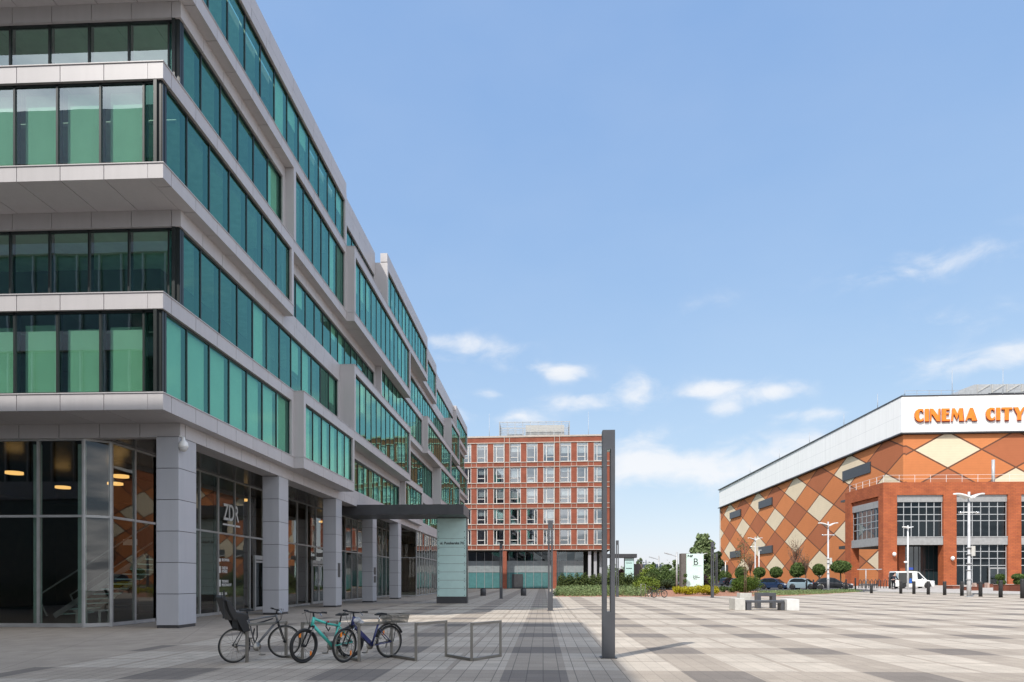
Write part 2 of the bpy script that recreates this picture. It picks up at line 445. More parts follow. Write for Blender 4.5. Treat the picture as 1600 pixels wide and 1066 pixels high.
# beam over the colonnade
for p, q in split(YR + .3, END): fas.box(XR - .75, XR, p + G, q - G, 6.13, 6.576)
for p, q in split(-30.4, XR, 1.33): fas.box(p + G, q - G, YR, YR + .29, 6.13, 6.576)
fas.build('beam_cladding', M['panel'], OFF, offv)
cop.build('sill_capping', M['panel'], OFF, offv)

# panes, mullions, blinds
panes = []; mul = MB()
def pane_side(pl, p, q, z0, z1, fl):
    x = pl - .13
    panes.append(dict(key=(q - p) * (z1 - z0) / p ** 2, box=(x - .02, x, p + .02, q - .02, z0, z1), bl=(x - .14, x - .13, p + .05, q - .05), fl=fl, side=1))
for fl, segs in SEG.items():
    for ya, yb, pl in segs:
        z0 = SLT[fl] + (.032 if pl > XR else 0); z1 = SLB[fl + 1] - (.525 if pl == XR else 0)
        a0 = ya + (.27 if ya > 23 else .10); a1 = yb - .27
        div = split(a0, a1)
        for p, q in div:
            pane_side(pl, p, q, z0 + .05, z1 - .06, fl)
        for p in [d[0] for d in div] + [a1]:
            mul.box(pl - .2, pl - .10, p - .025, p + .025, z0, z1)
            mul.box(pl - .30, pl - .201, p - .09, p + .09, z0, z1)
        mul.box(pl - .2, pl - .09, a0, a1, z1 - .07, z1 - .003); mul.box(pl - .2, pl - .09, a0, a1, z0 + .001, z0 + .05)
for fl in range(1, 6):
    yp = YF if fl % 2 else YR; xr = (XA if fl % 2 else XR) - .10
    z0 = SLT[fl] + (.032 if fl % 2 else 0); z1 = SLB[fl + 1] - (0 if fl % 2 else .525)
    edges = [xr - .55] if fl % 2 else [xr - .35]
    while edges[-1] > -29: edges.append(edges[-1] - 1.325)
    edges = [xr] + edges
    for q, p in zip(edges[:-1], edges[1:]):
        y = yp + .13
        panes.append(dict(key=(q - p) * (z1 - z0) / 500, box=(p + .02, q - .02, y, y + .02, z0 + .05, z1 - .06), bl=(p + .05 + (.09 if fl % 2 else 0), q - .05, y + .24, y + .25), fl=fl, side=0))
    for p in edges:
        mul.box(p - .03, p + .03, yp + .09, yp + .2, z0, z1)
        mul.box(p - (.06 if p < xr else .02), p + .04, yp + .201, yp + .30, z0, z1)
    mul.box(-30, xr, yp + .09, yp + .2, z1 - .07, z1 - .003); mul.box(-30, xr, yp + .09, yp + .2, z0 + .001, z0 + .05)
mul.build('mullions', M['mullion'], OFF, offv)
panes.sort(key=lambda d: -d['key'])
rest, restb = MB(), MB()
for i, d in enumerate(panes):
    fl, bx = d['fl'], d['box']; h = bx[5] - bx[4]
    if d['side'] == 0: cov = {1: .80 + .12 * rnd.random(), 3: .97}.get(fl, 0)
    elif fl == 1: cov = 1.0
    else: cov = rnd.choice([0, 0, 0, 0, 0, .35, .5, 1.0]) if bx[2] > 27 else 0
    if d['side'] == 0:
        # front blinds rise from the sill; side blinds hang from the head
        bz = (bx[4], bx[4] + h * cov)
    else: bz = (bx[5] - h * cov, bx[5])
    bb_ = (*d['bl'], *bz)
    if i < 100:
        w = MB().box(*bx).build('window_pane', M['glass' if d['side'] else 'glass_front'], OFF, offv)
        if cov: MB().box(*bb_).build('roller_blind', M['blind'], w, offv)
    else:
        rest.box(*bx)
        if cov: restb.box(*bb_)
tag(rest.build('window_pane', M['glass'], OFF, offv), kind='stuff')
tag(restb.build('roller_blind', M['blind'], OFF, offv), kind='stuff')
# interior: floor slabs, core
cei = MB(); core = MB()
for k in range(1, 7): cei.box(-30, XR - .32, YR + .31, END - .2, SLB[k] + .03, SLT[k] - .05)
core.box(-29.8, -14.6, 25.5, END - 1, 6.5, 23.3)
for y in [bb[i] for i in range(1, 9)]:
    for k in range(1, 6): core.box(-12.9, -12.4, y - .3, y + .3, SLT[k] - .04, SLB[k + 1] + .02)
cei.build('floor_slabs', M['ceil'], OFF, offv); core.build('inner_core', M['office'], OFF, offv)
MB().box(-30.2, XR - .52, YF + .52, END - .1, 23.56, 23.8).build('roof', M['dgrey'], OFF, offv)
wl = MB(); wl.box(-30.6, -30.41, YF, END, 0, 24.2); wl.box(-30.4, XR - .07, END - .09, END + .2, 0, 24.0)
wl.build('rear_wall', M['panel'], OFF, offv)
# columns, soffit, shopfront
for i in range(5):
    y0 = (22.4 + 8.3 * i) - 1.1
    cm = MB()
    for j in range(6):
        z0 = .1 + j * 1.005; z1 = z0 + 1.005 - .02
        cm.bbox(XR - .75, XR + (-.004), y0, y0 + 1.1, z0, z1, .012)
    c_ = cm.build('column', M['column'], OFF, offv); MB().box(XR - .73, XR - .02, y0 + .02, y0 + 1.08, -.05, 6.13).build('column_core', M['dgrey'], c_, offv)
    if i == 2: MB().box(XR - .003, XR + .02, y0 + .35, y0 + .75, 1.7, 2.5).build('plaque', M['dgrey'], c_, offv)
    if i == 3:
        pm = MB(); pm.box(XR - .003, XR + .02, y0 + .3, y0 + .8, 1.9, 2.4); pm.box(XR - .003, XR + .02, y0 + .3, y0 + .8, 1.35, 1.8)
        pm.build('plaque', M['dgrey'], c_, offv)
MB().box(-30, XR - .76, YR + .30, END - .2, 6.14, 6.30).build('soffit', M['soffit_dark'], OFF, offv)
XS = -14.3
line = [(-30, YR + .15), (-14.9, YR + .15), (XS, YR + .62), (XS, 24.6), (XS, 63.4), (XR - .2, 63.4), (XR - .2, END - .3)]
gl, fr = MB(), MB()
ZT = 6.13
def wallstrip(p, q, n, zt=ZT, zm=3.62):
    p = Vector((*p, 0)); q = Vector((*q, 0)); d = (q - p) / n
    ang = math.atan2(d.y, d.x); L = d.length
    for i in range(n):
        c = p + d * (i + .5)
        for z0, z1 in ((.14, zm - .04), (zm + .04, zt - .05)):
            gl.obox((c.x, c.y, (z0 + z1) / 2), (L - .06, .02, z1 - z0), ang)
    for i in range(n + 1):
        c = p + d * i; fr.obox((c.x, c.y, zt / 2), (.07, .12, zt), ang)
    m = (p + q) / 2; T = (q - p).length
    for z, h in ((.07, .12), (zm, .08), (zt - .03, .06)): fr.obox((m.x, m.y, z), (T - .07, .09, h), ang)
wallstrip(line[1], line[0], 10); wallstrip(line[1], line[2], 1); wallstrip(line[2], line[3], 2)
wallstrip(line[3], line[4], 24); wallstrip(line[5], line[4], 1); wallstrip(line[5], line[6], 26, 6.13, 3.7)
gl.build('shopfront_glass', M['glass_clear'], OFF, offv); fr.build('shopfront_frame', M['silver'], OFF, offv)
inn = MB(); inn.box(-29.8, XS - .3, YR + .5, 63.2, -.004, .012); inn.build('interior_floor', M['int_floor'], OFF, offv)
inn = MB(); inn.box(-29.8, -29.4, 22, 63, 0, 6.1); inn.box(-29.4, XS - 3.0, 40, 40.3, 0, 6.1); inn.box(-18.5, -18.2, 30, 62, 0, 6.1); inn.box(XR - 6, XR - 5.8, 63.6, END - .4, 0, 6.1)
inn.build('interior_walls', M['int_brown'], OFF, offv)
for x, y in ((-16.5, 26), (-18, 28), (-20, 25), (-17, 32), (-15.5, 29), (-15.2, 34), (-15.3, 47), (-16, 50), (-21, 29), (-23, 26), (-15, 58)):
    MB().lathe([(.0, 5.55), (.3, 5.55), (.3, 5.64), (0, 5.64)], (x, y, 0), 14).build('ceiling_lamp', M['orange_lamp'], OFF, offv)
stp = MB()
for i in range(12): stp.box(-19.5 + i * .3, -19.1 + i * .3, 26.5, 28.3, .15 + i * .2, .20 + i * .2)
st = stp.build('staircase', M['frost'], OFF, offv)
hr = MB()
for yy in (26.45, 28.35):
    hr.bar((-20.2, yy, .9), (-15.6, yy, 3.75), .05); hr.bar((-20.2, yy, .9), (-19.8, yy, .1), .05)
    hr.bar((-19.5, yy, .1), (-15.8, yy, 2.5), .05, .2)
hr.build('handrail', M['silver'], st, offv)
bc = MB()
for x0 in (-16.2, -15.4):
    bc.box(x0, x0 + .06, 23.0, 23.06, 0, .45); bc.box(x0, x0 + .06, 23.5, 23.56, 0, .45)
bc.box(-16.25, -15.29, 22.95, 23.6, .45, .5)
tag(bc.build('bench', M['concrete'], None), 'small pale bench standing just inside the corner shop window', 'bench')
fin = MB()
for i in range(10): fin.box(-14.9 - i * 1.51 - .34, -14.9 - i * 1.51 - .07, YR + .35, YR + .39, .1, 6.0)
fin.build('glass_fins', plain('teal_grey_fin', (.36, .50, .46), .2, 0, .6), OFF, offv)
ex = MB().box(-17.6, -17.0, 27.9, 27.93, 3.0, 3.25).build('exit_sign', M['white'], OFF, offv)
# dark frosted lower panels and door sets in the colonnade
M['film'] = plain('blue_grey_film', (.07, .12, .14), .4)
for y0, y1 in ((46.3, 49.4), (54.0, 57.5), (57.9, 63.0)): MB().box(XS - .06, XS - .03, y0, y1, .14, 3.55).build('frosted_film', M['film'], OFF, offv)
def doorset(y0, n, w=1.05):
    dm = MB(); hm = []; gm = []; X0 = XS + .09
    tot = n * w
    dm.box(X0, X0 + .1, y0 - .1, y0 + tot + .1, 2.55, 2.75)
    for i in range(n + 1): dm.box(X0, X0 + .1, y0 + i * w - .05, y0 + i * w + .05, 0.02, 2.55)
    for i in range(n):
        a0, a1 = y0 + i * w + .055, y0 + (i + 1) * w - .055
        for q in ((a0, a0 + .07, .05, 2.5), (a1 - .07, a1, .05, 2.5), (a0 + .07, a1 - .07, 2.4, 2.5), (a0 + .07, a1 - .07, .05, .2)): dm.box(X0 + .01, X0 + .07, *q)
        gm.append(MB().box(X0 + .03, X0 + .05, a0 + .07, a1 - .07, .2, 2.4))
        hm.append(MB().tube([(X0 + .14, a1 - .14, .85), (X0 + .14, a1 - .14, 1.6)], .02, 6))
    d_ = dm.build('entrance_door', M['silver'], OFF, offv)
    for q in hm: q.build('handle', M['chrome'], d_, offv)
    for q in gm: q.build('pane', M['glass_dark'], d_, offv)
doorset(33.0, 3, 1.3); doorset(41.4, 2, 1.2)
# dark sign bay with white lettering beside the second column
MB().box(XS - .07, XS - .03, 29.2, 32.2, .14, 6.05).build('sign_backing', plain('sign_black', (.012, .016, .018), .3), OFF, offv)
Rt = (PI / 2, 0, PI / 2)
lo = lambda x, y, z: (x - offv[0], y - offv[1], z - offv[2])
text_mesh('ZDR', 1.05, .01, M['white'], 'lettering', OFF, lo(XS + .03, 29.95, 4.25), Rt, .012, scale_x=.72)
um = MB().box(XS + .02, XS + .04, 29.9, 31.6, 4.0, 4.08).build('sign_underline', M['white'], OFF, offv)
tx = MB()
for i, (z, w, n) in enumerate(((2.35, .75, 1), (1.85, .62, 2), (1.25, .95, 2), (.85, .5, 1), (.5, .48, 1))):
    tx.box(XS + .02, XS + .03, 29.55, 29.68, z, z + .14 + .16 * (n - 1))
tx.build('sign_bullets', M['white'], OFF, offv)
for z, s_ in ((2.38, 'SIŁOWNIA'), (2.02, 'ZAJĘCIA'), (1.86, 'FITNESS'), (1.42, 'TRENING'), (1.26, 'PERSONALNY'), (.87, 'SAUNA'), (.52, 'BIEGI')):
    text_mesh(s_, .17, .004, M['white'], 'lettering', OFF, lo(XS + .03, 29.78, z), Rt, .004, scale_x=.9)
# dome camera on the corner column
cam_ = thing('security_camera', 'white dome camera hanging from the corner of the fascia above the first column', 'camera', (XR + .12, 21.35, 5.8))
MB().lathe([(.0, .32), (.05, .3), (.06, .2), (.13, .14), (.15, .02), (.14, -.02)], n=14).build('housing', M['white'], cam_)
MB().ball((0, 0, -.02), (.135, .135, .14)).build('dome', plain('camera_dome', (.5, .5, .5), .15), cam_)
MB().bar((0, 0, .3), (-.13, 0, .36), .05).build('bracket', M['white'], cam_)

# ------------------------------------------------------------------ entrance canopy with address pylon
CAN = thing('entrance_canopy', 'dark flat canopy beam reaching from the office colonnade to a glass address pylon', 'canopy', (-6, 44, 0)); cv = (-6, 44, 0)
MB().box(-12.6, -4.9, 42.2, 45.35, 5.6, 6.24).build('roof_beam', M['dgrey'], CAN, cv, bevel=.015)
pf = MB(); pf.box(-6.95, -4.95, 44.45, 45.25, 0, .42); pf.box(-6.93, -4.97, 44.52, 45.2, .42, 5.598)
pf.build('pylon_body', M['dgrey'], CAN, cv)
pg = MB(); zs = [.44, .98, 1.52, 2.06, 2.6, 3.14, 3.68, 4.24, 5.57]
for z0, z1 in zip(zs[:-1], zs[1:]): pg.box(-6.9, -5.0, 44.45, 44.515, z0 + .008, z1 - .008)
pgo = pg.build('glass_panels', M['frost'], CAN, cv)
bt_ = MB()
for z in zs[:-1]:
    for x in (-6.8, -5.1):
        for dz in (.09, .45): bt_.lathe([(.025, 44.43), (.025, 44.45)], (x, 0, z + dz), 8, 'Y')
bt_.build('bolts', M['ink'], pgo, cv)
text_mesh('ul. Puszkarska 7G', .225, .004, M['ink'], 'lettering', CAN, (-6.72 + 6, 44.44 - 44, 3.87), (PI / 2, 0, 0), .006)
# ------------------------------------------------------------------ red office building closing the square
RED = thing('terracotta_building', 'six storey terracotta office block with white framed windows closing the far end of the square', 'building', (11.55, 117.0, 0), -.0367)
L = 31.0; NB = 10
wall, trim, pierm = MB(), MB(), MB()
PW = 2.875
def wx(i): return -.95 - 1.9 - i * PW            # left edge of window i, counted from the right
def fz0(j): return 7.55 + 3.57 * j
TOPZ = 26.2
for j in range(5):
    z0 = fz0(j); zt = z0 + (2.65 if j < 4 else 3.3)
    # spandrel below
    wall.box(-L, 0, 0, .4, z0 - .92, z0)
    for z in (z0 - .88, z0 - .09): trim.box(-L, .04, -.10, -.002, z, z + .10)
    for i in range(NB + 1):
        xr = wx(i) + 1.9 if i <= NB else -L
        nx = (wx(i - 1) if i else 0)
        wall.box(xr, nx, .02, .4, z0, zt)
        if j < 4: pass
    for i in range(NB):
        for x in (wx(i) - .06, wx(i) + 1.9): trim.box(x, x + .06, -.03, .015, z0 - .80, z0 - .10)
wall.box(-L, 0, 0, .4, fz0(4) + 3.3, TOPZ)
for z in (fz0(4) + 3.26, TOPZ - .12): trim.box(-L, .04, -.10, -.002, z, z + .12)
trim.box(-L, .06, -.12, 1.0, TOPZ, TOPZ + .14)
for k in range(4):                                     # double mullion lines at bay borders
    xc = -.95 / 2 - 3 * k * PW
    for dx in (-.47, .41):
        if k == 0 and dx > 0: dx = .36
        trim.box(xc + dx, xc + dx + .07, -.14, -.101, 6.7, TOPZ)
        trim.box(xc + dx, xc + dx + .07, -.101, .0, fz0(4) + 3.4, TOPZ - .13)
# return side facing the park and the rear
for j in range(5):
    z0 = fz0(j); wall.box(-.4, -.002, .41, 22, z0 - .92, z0)
    for i in range(7):
        y0 = 1.4 + i * PW
        wall.box(-.4, -.002, y0 + 1.9, min(y0 + PW, 22), z0, z0 + 2.65 + (.65 if j == 4 else 0))
    wall.box(-.4, -.002, .41, 1.4, z0, z0 + 2.65 + (.65 if j == 4 else 0))
    for z in (z0 - .88, z0 - .09): trim.box(.0, .05, .0, 22, z, z + .10)
wall.box(-.4, -.002, .41, 22, fz0(4) + 3.3, TOPZ)
wall.box(-L, -L + .4, .41, 22, 6.63, TOPZ); wall.box(-L + .41, -.41, 21.6, 22, 6.63, TOPZ)
for x in (-26.9, -18.2, -9.6):
    MB().box(x - .42, x + .42, .05, .85, 0, 6.62).build('ground_pier', M['terracotta'], RED)
wall.build('walls', M['terracotta'], RED)
trim.build('pale_trim_lines', M['trim'], RED)
MB().box(-L + .42, -.42, .41, 21.5, 6.45, 6.62).build('soffit', M['core'], RED)
MB().box(-L + .42, -.42, .42, 21.5, TOPZ - .3, TOPZ - .02).build('roof', M['dgrey'], RED)
cor = MB(); cor.box(-L + .5, -.5, 1.6, 21, 6.63, TOPZ - .4); cor.build('dark_interior', M['core'], RED)
M['redglass'] = glass('office_window_glass', (.6, .65, .66), (.9, .95, 1), .25, 1.0, .02)
M['blind_w'] = plain('white_window_blind', (.66, .68, .68), .8)
for j in range(5):
    for i in range(NB):
        x0, z0 = wx(i), fz0(j); x1 = x0 + 1.9; z1 = z0 + (2.65 if j < 4 else 3.3)
        fm = MB()
        for q in ((x0, x0 + .11, z0, z1), (x1 - .11, x1, z0, z1), (x0 + .11, x1 - .11, z0, z0 + .10), (x0 + .11, x1 - .11, z1 - .1, z1)): fm.box(q[0] + .002, q[1] - .002, .06, .3, q[2], q[3])
        left = (i * 7 + j * 3) % 3 != 0
        mx = x0 + (1.32 if left else .50)
        zt = z1 - (.62 if j == 4 else .1)
        fm.box(mx, mx + .12, .16, .26, z0 + .1, zt)
        if j == 4: fm.box(x0 + .11, x1 - .11, .16, .26, zt, zt + .1)
        a0, a1 = (x0 + .11, mx) if left else (mx + .12, x1 - .11)
        fm.box(a0, a1, .16, .26, z0 + .78, z0 + .88)
        w = fm.build('window', M['winframe'], RED)
        MB().box(x0 + .1, x1 - .1, .30, .32, z0 + .08, z1 - .08).build('pane', M['redglass'], w)
        p_ = (.75, .55, .45, .35, .1)[4 - j]
        bl_ = rnd.random()
        if bl_ < p_ or j == 4:
            h = (z1 - z0) * rnd.choice((.3, .45, .62, .95 if j == 4 else .5, .55))
            if h > .3: MB().box(x0 + .12, x1 - .12, .40, .41, z1 - h, z1 - .09).build('blind', M['blind_w'], w)
        elif bl_ > .85: MB().box(x0 + .2, x0 + 1.1, .45, .8, z0 + .05, z0 + .5).build('desk_box', M['blind_w'], w)
gg, gf, ga, gt = MB(), MB(), MB(), MB()
x = -L + .5
while x < -4.6:
    w = min(1.44, -4.6 - x)
    gg.box(x + .03, x + w - .03, 2.0, 2.03, 2.9, 6.44); gf.box(x + w - .03, x + w + .03, 1.95, 2.05, 0.02, 6.44)
    gt.box(x + .03, x + w - .03, 2.0, 2.03, .1, 2.85); ga.box(x + .03, x + w - .03, 1.985, 1.995, 2.9, 4.85)
    x += w
gf.box(-L + .5, -4.6, 1.94, 2.06, 2.85, 2.9)
gg.build('ground_glazing', M['glass_dark'], RED); gf.build('glazing_frame', M['silver'], RED)
gt.build('teal_glass_panels', plain('teal_glass_panel', (.075, .19, .195), .12, 0, .6), RED)
ga.build('frosted_band', plain('grey_frosted_band', (.24, .27, .28), .25), RED)
MB().box(-17.0, -15.1, 1.9, 1.98, 0.02, 2.55).build('entrance_door', M['dgrey'], RED)
gb = MB(); gb.box(-L + .5, -4.6, 4.5, 4.8, .02, 6.44); gb.box(-4.7, -4.6, 2.07, 4.4, .02, 6.44); gb.box(-4.55, -.5, 8, 8.3, .02, 6.44); gb.build('lobby_wall', M['core'], RED)
gc = MB()
for x in (-3.5, -2.5, -1.5, -.6): gc.box(x - .28, x + .22, .6 + (x + 3.5) * .8, 1.2 + (x + 3.5) * .8, 0, 6.44)
gc.build('grey_columns', M['column'], RED)
# rooftop plant screen
PS = thing('plant_screen', 'see-through mesh screen round pale plant boxes on the terracotta block roof', 'roof screen', (0, 0, 0))
PS.location = (-1.5, 123, TOPZ - .02)
sm = MB()
for x0, x1, y in ((-6.3, 6.3, 0), (-6.3, 6.3, 5)):
    n = 9
    for i in range(n + 1): sm.bar((x0 + (x1 - x0) * i / n, y, 0), (x0 + (x1 - x0) * i / n, y, 3.9), .09)
    for z in [.45 + .3 * k for k in range(12)]: sm.bar((x0, y - .03, z), (x1, y - .03, z), .06 if z < 3.7 else .12)
for x in (-6.3, 6.3):
    for z in [.45 + .3 * k for k in range(12)]: sm.bar((x, 0, z), (x, 5, z), .06)
sm.build('mesh_panels', M['rail'], PS)
pb = MB(); pb.box(-1.6, 5.4, 1.2, 3.8, 0, 3.5); pb.box(-5.0, -2.2, 1.5, 3.5, 0, 1.9); pb.build('plant_boxes', M['concrete'], PS)
for x, lab, h in ((-9.4, 'thin lightning rod left of the mesh screen on the terracotta roof', 4.6), (8.0, 'thin lightning rod right of the mesh screen on the terracotta roof', 4.8)):
    tag(MB().tube([(0, 0, 0), (0, 0, 1.6), (0, 0, h)], [.05, .035, .02], 6).build('lightning_rod', M['rail'], None), lab, 'lightning rod', 'lightning rods on the roofs').location = (x, 120, TOPZ - .02)

# ------------------------------------------------------------------ cinema hall with lozenge cladding
def lozenge(name, w, h, u0, v0):
    t = NT(name)
    uv = t.n('ShaderNodeUVMap'); s3 = t.n('ShaderNodeSeparateXYZ'); t.l(uv.outputs[0], s3.inputs[0])
    p = t.math('DIVIDE', t.math('SUBTRACT', s3.outputs[0], u0), w); q = t.math('DIVIDE', t.math('SUBTRACT', s3.outputs[1], v0), h)
    S = t.math('ADD', p, q); T = t.math('SUBTRACT', p, q)
    si = t.math('FLOOR', t.math('ADD', S, .5)); ti = t.math('FLOOR', t.math('ADD', T, .5))
    so = t.math('FLOORED_MODULO', si, 2); to = t.math('FLOORED_MODULO', ti, 2)
    cream = t.math('MULTIPLY', t.math('SUBTRACT', 1, so), t.math('SUBTRACT', 1, to))
    brown = t.math('MULTIPLY', so, to)
    ds = t.math('SUBTRACT', .5, t.math('ABSOLUTE', t.math('SUBTRACT', S, si))); dt = t.math('SUBTRACT', .5, t.math('ABSOLUTE', t.math('SUBTRACT', T, ti)))
    lw = .125 * math.sqrt(1 / w ** 2 + 1 / h ** 2)
    line = t.math('LESS_THAN', t.math('MINIMUM', ds, dt), lw)
    n = t.noise(.25, 4); n2 = t.noise(1.2, 4)
    idc = t.n('ShaderNodeCombineXYZ'); t.l(si, idc.inputs[0]); t.l(ti, idc.inputs[1]); wn = t.n('ShaderNodeTexWhiteNoise', noise_dimensions='2D'); t.l(idc.outputs[0], wn.inputs[0])
    c = t.mix(wn.outputs[0], (.56, .195, .075), (.62, .23, .09))
    c = t.mix(brown, c, (.42, .142, .066)); c = t.mix(cream, c, (.74, .61, .44)); c = t.mix(line, c, (.15, .07, .045))
    row = t.math('LESS_THAN', t.math('FLOORED_MODULO', s3.outputs[1], .42), .03)
    c = t.mix(t.math('MULTIPLY', row, .16), c, (.12, .06, .04))
    k = t.math('ADD', .86, t.math('ADD', t.math('MULTIPLY', n, .16), t.math('MULTIPLY', n2, .12)))
    gc = t.n('ShaderNodeCombineXYZ')
    for i in range(3): t.l(k, gc.inputs[i])
    t.bsdf(t.mix(1, c, gc.outputs[0], 'MULTIPLY'), .85, 0, .2); return t.m
def band_mat():
    t = NT('white_cassette'); uv = t.n('ShaderNodeUVMap'); s3 = t.n('ShaderNodeSeparateXYZ'); t.l(uv.outputs[0], s3.inputs[0])
    j = t.math('MAXIMUM', t.math('LESS_THAN', t.math('FLOORED_MODULO', s3.outputs[0], 2.6), .05), t.math('LESS_THAN', t.math('ABSOLUTE', t.math('SUBTRACT', s3.outputs[1], 29.2)), .03))
    n = t.noise(.4, 4)
    mp = t.n('ShaderNodeMapping'); mp.inputs['Scale'].default_value = (1.5, 1.5, .12); t.l(t.pos(), mp.inputs[0]); st = t.noise(1, 5, mp.outputs[0], .6)
    c = t.mix(t.ramp(st, .3, .75), (.90, .89, .87), (.82, .81, .79)); c = t.mix(t.math('MULTIPLY', j, .45), c, (.42, .42, .42))
    t.bsdf(c, .5, 0, .4); return t.m
M['loz_side'] = lozenge('lozenge_side', 14.65, 6.15, 20.45, 23.45)
M['loz_front'] = lozenge('lozenge_front', 10.9, 6.15, 7.2, 23.4)
M['band'] = band_mat()
def uvquad(name, p0, p1, z0, z1, mat, parent, off, thick=.3, u0=0):
    """thin wall from p0 to p1 with u = metres along, v = height"""
    d = Vector((p1[0] - p0[0], p1[1] - p0[1], 0)); Ln = d.length; d.normalize(); nrm = Vector((d.y, -d.x, 0))
    bm = bmesh.new(); uvl = bm.loops.layers.uv.new('UVMap')
    vs = [bm.verts.new(Vector((*p, z)) - Vector(off) - nrm * t) for t in (0, thick) for p in (p0, p1) for z in (z0, z1)]
    for q in ((0, 2, 3, 1), (4, 5, 7, 6), (1, 3, 7, 5), (0, 4, 6, 2), (0, 1, 5, 4), (2, 6, 7, 3)):
        f = bm.faces.new([vs[i] for i in q])
        for lp in f.loops:
            w = lp.vert.co + Vector(off); lp[uvl].uv = (u0 + (w - Vector((*p0, 0))).dot(d), w.z)
    bmesh.ops.recalc_face_normals(bm, faces=bm.faces)
    me = bpy.data.meshes.new(name); bm.to_mesh(me); bm.free(); me.materials.append(mat)
    o = link(bpy.data.objects.new(name, me)); o.parent = parent; return o
CIN = thing('cinema_hall', 'huge windowless cinema hall clad in orange, brown and cream lozenges below a white band', 'building', (60.8, 118.15, 0)); co = (60.8, 118.15, 0)
ZB, ZTP = 26.0, 32.3
C0 = (60.8, 118.15); A0 = (61.2, 238.0); R0 = (150, 115.7)
def shift(p, d): return (p[0] + d[0], p[1] + d[1])
# side wall: u measured from the corner towards the far end
s_ = uvquad('side_wall', C0, A0, 0, ZB, M['loz_side'], CIN, co, -.4)
f_ = uvquad('front_wall', (C0[0] + .41, C0[1] - .01), R0, 0, ZB, M['loz_front'], CIN, co, .4, .4)
uvquad('side_band', shift(C0, (-.5, -.5)), shift(A0, (-.5, 0)), ZB + .3, ZTP, M['band'], CIN, co, -.5)
uvquad('front_band', shift(C0, (.01, -.51)), shift(R0, (0, -.5)), ZB + .3, ZTP, M['band'], CIN, co, .5)
gm = MB(); gm.box(-.62 + C0[0], C0[0] + .3, C0[1] - .62, A0[1], ZB + .06, ZB + .29); gm.bar((C0[0] + .31, C0[1] - .28, ZB + .175), (150, 115.45, ZB + .175), .7, .23)
gm.box(C0[0] - .56, C0[0] + .3, C0[1] - .56, A0[1], ZTP, ZTP + .22); gm.bar((C0[0] + .31, C0[1] - .24, ZTP + .11), (150, 115.5, ZTP + .11), .66, .22)
gm.build('gutter_line', M['dgrey'], CIN, co)
MB().box(C0[0] + .5, 150, C0[1] + .6, A0[1], ZTP - 1.2, ZTP - .9).build('roof', M['dgrey'], CIN, co)
MB().box(A0[0] - .3, 150, A0[1], A0[1] + .4, 0, ZTP).build('rear_wall', M['concrete'], CIN, co)
for x0, x1, y, h in ((1142.2, 1158.4, 803.9, 5.6), (1187, 1207.5, 786.8, 5.6), (1317.5, 1361, 738, 5.8), (1142.5, 1158.5, 866.2, 5.3), (1187, 1208, 859.5, 5.3), (1128.5, 1138, 888, 5.6)):
    def yon(x):
        lo_, hi_ = 0., 1.
        for _ in range(50):
            m = (lo_ + hi_) / 2; X = C0[0] + (A0[0] - C0[0]) * m; Y = C0[1] + (A0[1] - C0[1]) * m
            u = math.tan(math.atan2(X, Y) + TH) * F + 800
            if u > x: lo_ = m
            else: hi_ = m
        return Y
    ya, yb = yon(x0), yon(x1); dm = ((ya + yb) / 2) * 1.0 - 2.5
    z = zat(y, dm); MB().box(C0[0] - .12, C0[0] + .25, min(ya, yb), max(ya, yb), z - 1.0, z + 1.0).build('vent_panel', M['dgrey'], CIN, co)
# lettering: fat deco capitals drawn as outlines (unit height)
GL = {'C': ([(.62, .98), (.62, .70), (.52, .84), (.40, .84), (.33, .66), (.33, .34), (.40, .16), (.52, .16), (.64, .30), (.66, .08), (.5, 0), (.3, 0), (.1, .14), (0, .36), (0, .64), (.1, .86), (.3, 1), (.5, 1)], .72),
      'I': ([(0, 0), (.30, 0), (.30, 1), (0, 1)], .38),
      'N': ([(0, 0), (.08, 0), (.10, .62), (.52, 0), (.74, 0), (.74, 1), (.64, 1), (.62, .42), (.22, 1), (0, 1)], .84),
      'E': ([(0, 0), (.58, 0), (.60, .14), (.32, .14), (.32, .52), (.52, .52), (.52, .66), (.32, .66), (.32, .86), (.58, .86), (.56, 1), (0, 1)], .68),
      'M': ([(0, 0), (.10, 0), (.16, .62), (.40, .1), (.56, .62), (.58, 0), (.92, 0), (.84, 1), (.60, 1), (.46, .55), (.26, 1), (.08, 1)], 1.0),
      'A': ([(0, 0), (.10, 0), (.16, .18), (.46, .18), (.48, 0), (.86, 0), (.54, 1), (.34, 1)], .9),
      'T': ([(.24, 0), (.54, 0), (.54, .84), (.78, .84), (.76, 1), (.02, 1), (0, .84), (.24, .84)], .84),
      'Y': ([(.28, 0), (.58, 0), (.58, .42), (.84, 1), (.70, 1), (.50, .6), (.34, 1), (0, 1), (.28, .42)], .9), ' ': ([], .55)}
SGN = thing('cinema_sign', 'orange block capitals with dark red edges on the white band of the cinema hall', 'sign', (62.25, 117.59, 28.05), -.0275)
ox = 0; HGT = 2.1
M['sign_orange'] = plain('sign_orange', (.85, .22, .015), .4); M['sign_red'] = plain('sign_red_edge', (.30, .03, .015), .5)
